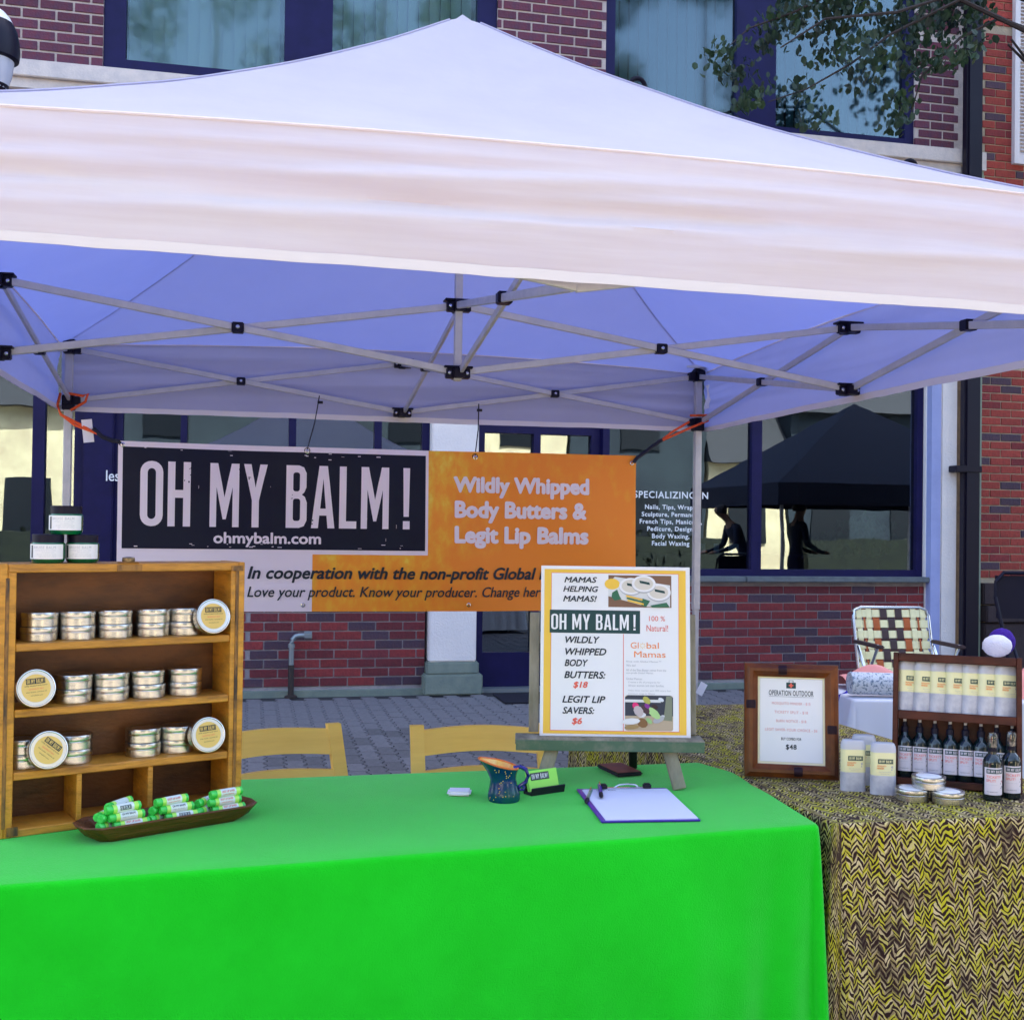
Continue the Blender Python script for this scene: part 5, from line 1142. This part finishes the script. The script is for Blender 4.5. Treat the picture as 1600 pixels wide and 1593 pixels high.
for s_, z, wd in (('MOSQUITO MINDER - $15', .190, .096), ('TICKETY SPLIT - $18', .167, .083), ('BURN NOTICE - $18', .144, .075), ('LEGIT SAVER-YOUR CHOICE - $6', .121, .130)): ft(s_, cxx, z, .0082, M_pink, wd * 1.04)
ft('BUY COMBO FOR', cxx, .0985, .0072, M_ink, .052, .02); ft('$48', cxx, .073, .0150, M_ink, .028, .03)

# ------------------------------------------------------------------ balm sticks
def make_stick(label, mx, group='clear balm stick tubes'):
    t = thing('balm_stick', label, 'balm stick', mx, group)
    def body(z0, z1, k=1.0, top=0):
        o_ = [(x, y) for x, y in rr(-.031 * k, -.0165 * k, .031 * k, .0165 * k, .014 * k, 5)]
        n = len(o_); zs = [(z0, 1.0), (z1 - top, 1.0)] + ([(z1 - top * .5, .965), (z1 - .001, .86), (z1, .78)] if top else [(z1, 1.0)])
        vs = [(x * s_, y * s_, z) for z, s_ in zs for x, y in o_]
        fs3 = [(r_ * n + i, r_ * n + (i + 1) % n, (r_ + 1) * n + (i + 1) % n, (r_ + 1) * n + i) for r_ in range(len(zs) - 1) for i in range(n)] + [tuple(range(n)), tuple((len(zs) - 1) * n + i for i in range(n))]
        return MB().add(vs, fs3)
    part('base', body(0, .048), M_frost, t); part('balm', body(.0482, .105, .985), M_cream, t); part('cap', body(.1052, .128, .99, .016), M_frostc, t)
    quad(-.016, .078, .021, .0895, -.0172, M_teal, t, 'label_block'); letter(LOGO, -.0135, .0805, .032, .0068, -.0176, M_cream, t)
    letter(text_norm('MOSQUITO', .03), -.018, .0700, .022, .0042, -.0172, M_ornp, t); letter(text_norm('MINDER', .03), -.018, .0645, .017, .0042, -.0172, M_ornp, t)
    poly([(.016, .062), (.018, .067), (.0155, .071), (.019, .074), (.0205, .0705), (.0185, .0655), (.0195, .062)], -.0172, M_grey, t, 'mosquito_mark')
    letter(text_norm('deet free bug balm'), -.014, .056, .030, .003, -.0176, M_grey, t); letter(text_norm('ohmybalm.com'), -.010, .0515, .022, .003, -.0176, M_grey, t)
    return t
st0 = make_stick('balm stick at the left front, nearest to the framed sign', T(1.506, 2.672, TZ) @ rotm('Z', rad(-16)))
dup(st0, T(1.569, 2.730, TZ) @ rotm('Z', rad(-20)), 'balm stick standing hidden behind the two front ones')
dup(st0, T(1.561, 2.622, TZ) @ rotm('Z', rad(-18)), 'foremost balm stick, standing nearest to the three stacked tins')
# ------------------------------------------------------------------ dark display box
DB = T(1.640, 2.712, TZ + .003) @ rotm('Z', rad(-33)) @ rotm('X', rad(-8)); DW, DH, DD = .312, .340, .075
db = thing('dark_display_box', 'dark mahogany shelf box holding balm sticks and spray bottles', 'display box', DB)
part('side_board', MB().box(0, .013, 0, DD, 0, DH, bev=.0015), M_mahog, db); part('side_board', MB().box(DW - .013, DW, 0, DD, 0, DH, bev=.0015), M_mahog, db)
part('top_board', MB().box(.0132, DW - .0132, .0, DD, DH - .022, DH - .001, bev=.0015), M_mahog, db)
part('bottom_board', MB().box(.0132, DW - .0132, -.004, DD, 0, .018, bev=.0015), M_mahog, db)
part('shelf', MB().box(.0132, DW - .0132, .0, DD - .005, .168, .190, bev=.0015), M_mahog, db)
part('back_panel', MB().box(.0132, DW - .0132, DD - .006, DD - .001, .0182, DH - .0222), M_mahog, db, smooth=0)
for k in range(7):
    nm_ = ('leftmost', 'second from left', 'third from left', 'centre', 'third from right', 'second from right', 'rightmost')[k]
    dup(st0, DB @ T(.040 + k * .0392, .034 - .0015 * (k % 2) + .002 * k * 0, .1905) @ rotm('Z', rad(26)), 'balm stick on the dark box upper shelf, ' + nm_)
def make_bottle(label, mx, clear):
    t = thing('spray_bottle', label, 'bottle', mx, 'dark spray bottles with white labels'); R = .0205 if not clear else .0225; H = 1.0 if not clear else 1.03
    part('glass_body', MB().lathe([(0, 0), (R * .9, 0), (R, .003), (R, .088 * H), (R * .93, .096 * H), (R * .70, .104 * H), (R * .45, .110 * H), (R * .40, .120 * H)], 32), M_bottle, t)
    part('sprayer', MB().lathe([(R * .46, .116 * H), (R * .46, .130 * H), (R * .30, .132 * H), (R * .28, .142 * H), (0, .143 * H)], 24), M_blackpl, t)
    if clear: part('clear_cap', MB().lathe([(R * .52, .126 * H), (R * .52, .152 * H), (R * .42, .159 * H), (0, .161 * H)], 24), M_clear, t)
    else: part('clear_cap', MB().lathe([(R * .20, .143), (R * .20, .166), (R * .12, .169), (0, .169)], 16), M_frostc, t)
    f = wrap(R + .0003); hw = R * 1.25
    quad(-hw, .016, hw, .080 * H, 0, M_label, t, 'paper_label', f, 14, 1); f = wrap(R + .0007)
    quad(-hw * .80, .066 * H, hw * .72, .077 * H, 0, M_teal, t, 'label_block', f, 6, 1); letter(LOGO, -hw * .72, .0683 * H, hw * 1.36, .0066, -.0002, M_label, t, f)
    letter(text_norm('TICKETY', .005), -hw * .8, .0555 * H, hw * 1.3, .006, 0, M_red, t, f); letter(text_norm('SPLIT!', .005), -hw * .8, .0465 * H, hw * .8, .006, 0, M_red, t, f)
    letter(text_norm('keeps ticks away'), -hw * .75, .0395, hw * .9, .0026, 0, M_grey, t, f); letter(text_norm('ohmybalm.com'), -hw * .75, .022, hw * .9, .003, 0, M_ink, t, f)
    for a, z, r_ in ((.62, .050, .0022), (.80, .046, .0015), (.5, .044, .0013), (.7, .036, .0020), (.55, .033, .0014), (.85, .034, .0012)):
        n = 8; me = bpy.data.meshes.new('sprig'); me.from_pydata([f(hw * a + r_ * math.cos(2 * PI * i / n), 0, z + r_ * math.sin(2 * PI * i / n)) for i in range(n)], [], [tuple(range(n))]); me.materials.append(M_ink if z < .045 else mat('dark_red_print', (.35, .03, .04), .6)); link('sprig', me, t)
    return t
b0 = None
for k in range(8):
    nm_ = ('leftmost', 'second from left', 'third from left', 'fourth from left', 'fourth from right', 'third from right', 'second from right, partly hidden', 'rightmost, mostly hidden')[k]
    mx = DB @ T(.030 + k * .0372, .028, .0182) @ rotm('Z', rad(20 - 3 * (k % 3))); lab = 'dark spray bottle inside the dark box, ' + nm_
    if b0 is None: b0 = make_bottle(lab, mx, False)
    else: dup(b0, mx, lab)
b1 = make_bottle('clear capped spray bottle in front of the dark box, left one', T(1.797, 2.517, TZ) @ rotm('Z', rad(-14)), True)
dup(b1, T(1.857, 2.527, TZ) @ rotm('Z', rad(-10)), 'clear capped spray bottle at the far right edge, before the dark box')
# salve tins before the box
def flat_tin(label, x, y, z):
    t = make_tin(label, T(x, y, z), 'silver tins before the dark box', .0405, .029)
    part('paper_label', MB().lathe([(.030, .0285), (.0295, .0288), (0, .0288)], 32), M_labelb, t); return t
flat_tin('left bottom silver tin before the dark box, under the upper one', 1.598, 2.552, TZ)
flat_tin('right bottom silver tin before the dark box, nearest to the bottles', 1.669, 2.510, TZ)
flat_tin('upper silver tin resting across two others before the dark box', 1.642, 2.548, TZ + .0294)

# ------------------------------------------------------------------ yellow folding chairs
def chair(label, mx):
    t = thing('folding_chair', label, 'chair', mx, 'yellow wooden folding chairs behind the green table')
    wd = .43
    for sx_ in (0, 1):
        x = sx_ * (wd - .045)
        part('back_post', MB().bar((x + .0225, 0, .785), (x + .0225, -.34, .0), .022, .045, (0, 1, 0)) if False else MB().add(*(lambda X: ([(X, -.012, .795), (X + .042, -.012, .795), (X + .042, .012, .795), (X, .012, .795), (X, -.40, 0), (X + .042, -.40, 0), (X + .042, -.376, 0), (X, -.376, 0)], [(0, 1, 2, 3), (4, 5, 6, 7), (0, 1, 5, 4), (1, 2, 6, 5), (2, 3, 7, 6), (3, 0, 4, 7)]))(x)), M_chair, t, smooth=0)
        part('rear_leg', MB().bar((x + (.055 if sx_ == 0 else -.012), -.30, .43), (x + (.055 if sx_ == 0 else -.012), .06, .0), .035, .02, (0, 1, 0)), M_chair, t)
    def rail(z0, z1):
        def fn(u, v, s_):
            x = .042 + u * (wd - .087); bow = .030 * math.sin(PI * u); z = z0 + v * (z1 - z0) + (.006 * math.sin(PI * u)); yb = -.40 * (.795 - z) / .795
            return (x, yb + bow + s_, z)
        return MB().grid(lambda u, v: fn(u, v, -.008), 16, 1).grid(lambda u, v: fn(u, v, .008), 16, 1).grid(lambda u, v: fn(u, 1, -.008 + .016 * v), 16, 1).grid(lambda u, v: fn(u, 0, -.008 + .016 * v), 16, 1)
    part('back_rail', rail(.712, .782), M_chair, t); part('back_rail', rail(.600, .670), M_chair, t)
    part('seat', MB().box(.03, wd - .03, -.50, -.14, .43, .45, bev=.006), M_chair, t)
    return t
c0 = chair('yellow wooden folding chair right of centre, behind the mug', T(.482, 3.47, 0) @ rotm('Z', rad(-3)))
for ch_ in c0.children: pass
dup(c0, T(-.135, 3.435, 0) @ rotm('Z', rad(15)), 'yellow wooden folding chair half hidden behind the wooden crate')

# ------------------------------------------------------------------ woven lawn chair
LW = T(4.64, 7.62, -.02) @ rotm('Z', rad(-6))
lw = thing('lawn_chair', 'folding lawn chair with woven cream, rust and brown webbing by the brick wall', 'chair', LW)
lean = T(0, 0, .38) @ rotm('X', rad(-14)); LWw, LH = .58, .49
def lp(x, z, y=0): return lean @ Vector((x, y, z))
fr_ = [lp(-LWw / 2 + .02, -.1), lp(-LWw / 2, .05), lp(-LWw / 2, LH - .06), lp(-LWw / 2 + .018, LH - .018), lp(-LWw / 2 + .06, LH), lp(LWw / 2 - .06, LH), lp(LWw / 2 - .018, LH - .018), lp(LWw / 2, LH - .06), lp(LWw / 2, .05), lp(LWw / 2 - .02, -.1)]
part('back_frame', MB().tube(fr_, .0125, 10), M_alu, lw)
part('seat_frame', MB().tube([(-.28, .03, .40), (-.28, -.42, .43), (.28, -.42, .43), (.28, .03, .40)], .0125, 8), M_alu, lw)
for sx_ in (-1, 1):
    part('leg', MB().tube([(sx_ * .30, .10, .0), (sx_ * .30, -.35, .62)], .0125, 8), M_alu, lw); part('leg', MB().tube([(sx_ * .29, -.45, .0), (sx_ * .29, .02, .58)], .0125, 8), M_alu, lw)
    part('armrest', MB().box(sx_ * .30 - .025, sx_ * .30 + .025, -.40, .04, .60, .625, bev=.008), M_strapb, lw)
cols = [(-.247, .040, M_strapw), (-.208, .014, M_stapo), (-.172, .040, M_strapw), (-.118, .050, M_stapo), (-.058, .052, M_strapb), (0, .052, M_strapb), (.058, .052, M_strapb), (.118, .050, M_stapo), (.172, .040, M_strapw), (.208, .014, M_stapo), (.247, .040, M_strapw)]
zs_ = [.055 + k * .078 for k in range(6)]
def weave(t, centres, sg):   # over/under height along a strap, flat at each crossing
    if t <= centres[0]: return sg
    for i in range(len(centres) - 1):
        a, b = centres[i], centres[i + 1]
        if t <= b:
            q = (t - a) / (b - a); q = min(1, max(0, (q - .36) / .28)); q = q * q * (3 - 2 * q); v = sg if i % 2 == 0 else -sg
            return v * (1 - 2 * q)
    return sg if (len(centres) - 1) % 2 == 0 else -sg
for k, (x, w_, m_) in enumerate(cols):
    part('webbing_strap', MB().grid(lambda u, v: tuple(lp(x - w_ / 2 + u * w_, v * LH, .004 * weave(v * LH, zs_, -1 if k % 2 else 1))), 1, 90), m_, lw)
for j, z_ in enumerate(zs_):
    part('webbing_strap', MB().grid(lambda u, v: tuple(lp(-LWw / 2 + u * LWw, z_ - .028 + v * .056, -.004 * weave((u - .5) * LWw, [c_[0] for c_ in cols], 1 if j % 2 == 0 else -1))), 120, 1), M_strapw, lw)
for k in range(5): part('webbing_strap', MB().box(-.28, .28, -.36 + k * .08, -.31 + k * .08, .418, .421), M_strapw, lw, smooth=0)

# ------------------------------------------------------------------ neighbour's goods
rl = tag(part('rolled_cloth', MB().tube([(2.36, 4.22, .79), (2.60, 4.17, .785), (3.0, 4.10, .78)], .045, 20), M_roll), 'roll of pale blue patterned cloth lying on the white covered table', 'fabric roll')
def drape(name, label, fn, m, cat='fabric'): return tag(part(name, MB().grid(fn, 14, 14), m, smooth=60), label, cat)
drape('blue_cloth', 'royal blue cloth hanging beside the white draped table corner', lambda u, v: (2.20 + .26 * u, 4.35 + .05 * math.sin(u * 7), .77 - .62 * v - .10 * (1 - u)), M_bluec)
drape('white_flag', 'small white cloth tip above the blue cloth behind the framed sign', lambda u, v: (2.235 + .09 * u * v, 4.40, .835 - .15 * v), M_white)
for lab_, x_, y_, wd_, h_ in (('small heap of salmon pink cloth behind the pale blue roll', 2.44, 4.34, .30, .10), ('salmon pink cloth at the right edge behind the dark display box', 3.02, 4.05, .40, .16)):
    tag(part('salmon_cloth', MB().grid(lambda u, v: (x_ + wd_ * u, y_ + .22 * v - wd_ * u * .2, .738 + h_ * math.sin(PI * v) * math.sin(PI * (.1 + .8 * u)) ** .5 * (.85 + .15 * math.sin(u * 11 + v * 5))), 20, 14), M_pinkc, smooth=60), lab_, 'fabric')
def blob(c, r, m, seed, parent, name, zs=1):
    bm = bmesh.new(); bmesh.ops.create_icosphere(bm, subdivisions=4, radius=1)
    for v in bm.verts: d = v.co.normalized(); k = 1 + .05 * mnoise.noise(d * 6 + Vector((seed, 0, 0))) + .03 * mnoise.noise(d * 18); v.co = Vector((d.x * r[0] * k, d.y * r[1] * k, d.z * r[2] * k)) + Vector(c)
    me = bpy.data.meshes.new(name); bm.to_mesh(me); bm.free(); me.materials.append(m); me.polygons.foreach_set('use_smooth', [True] * len(me.polygons)); return link(name, me, parent)
ht = thing('knitted_hat', 'purple and white fuzzy knitted hat above the dark display box', 'hat', T(3.31, 4.6, .90))
blob((-.020, -.02, -.008), (.066, .055, .050), M_knitw, 1, ht, 'white_side'); blob((.026, .012, .006), (.060, .055, .062), M_knitp, 2, ht, 'purple_side')
hs = tag(part('hat_stand', MB().lathe([(.10, .735), (.10, .745), (.02, .75), (.02, .84), (.045, .86), (.045, .865)], 20, T(3.31, 4.6, 0)), M_strapb), 'brown stand under the purple and white hat', 'stand')
bk = thing('black_folding_chair', 'tall black folding chair leaning at the right edge by the brick wall', 'chair', T(5.20, 7.0, 0) @ rotm('Z', rad(-8)))
part('frame', MB().tube([(-.02, .0, .0), (-.06, .05, .6), (-.11, .12, .95), (-.10, .13, 1.06), (-.04, .14, 1.12), (.30, .14, 1.12), (.36, .13, 1.06), (.37, .12, .95), (.33, .05, .6), (.30, 0, 0)], .014, 8), M_blackpl, bk)
part('backrest', MB().add([(-.095, .125, .80), (.355, .125, .80), (.355, .15, 1.10), (-.095, .15, 1.10), (-.095, .135, .80), (.355, .135, .80), (.355, .16, 1.10), (-.095, .16, 1.10)], [(0, 1, 2, 3), (4, 5, 6, 7), (0, 1, 5, 4), (1, 2, 6, 5), (2, 3, 7, 6), (3, 0, 4, 7)]), M_blackpl, bk, smooth=0)
part('seat', MB().box(-.05, .34, -.30, .05, .44, .47, bev=.01), M_blackpl, bk)
for x in (0, .29): part('leg', MB().tube([(x, -.32, 0), (x, .08, .62)], .012, 8), M_blackpl, bk)
# plant and cards inside the salon window
pl = thing('potted_plant', 'leafy dark green plant inside the right shop window', 'plant', T(5.72, 10.0, 0))
part('pot', MB().lathe([(.12, .95), (.16, 1.13), (.15, 1.14)], 20), M_room, pl)
part('plant_stand', MB().box(-.3, .3, -.15, .15, 0, .949), M_room, pl, smooth=0)
lfp = MB(); leafcloud(lfp, (0, 0, 1.30), 260, (.34, .2, .22), .09, 77); leafcloud(lfp, (-.35, 0, 1.22), 90, (.25, .15, .12), .08, 78)
part('foliage', lfp, mat('houseplant_leaf', (.02, .06, .035), .5, col2=(.04, .11, .05), nscale=6), pl, kind='stuff', smooth=0)
for k, (x, wd) in enumerate(((3.97, .05), (4.10, .05), (4.24, .10))):
    tag(part('display_card', MB().box(0, wd, 0, .003, 0, .09), mat('pale_card', (.55, .60, .66), .6), None, T(x - .02, 9.72, 1.18), smooth=0), ('left', 'middle', 'wide right')[k] + ' pale card standing inside the salon window', 'card', 'cards inside the salon window')
tag(part('window_shelf', MB().box(3.2, 5.2, 9.66, 9.95, 1.15, 1.175), M_room, None, smooth=0), 'dark shelf inside the right shop window', 'shelf')
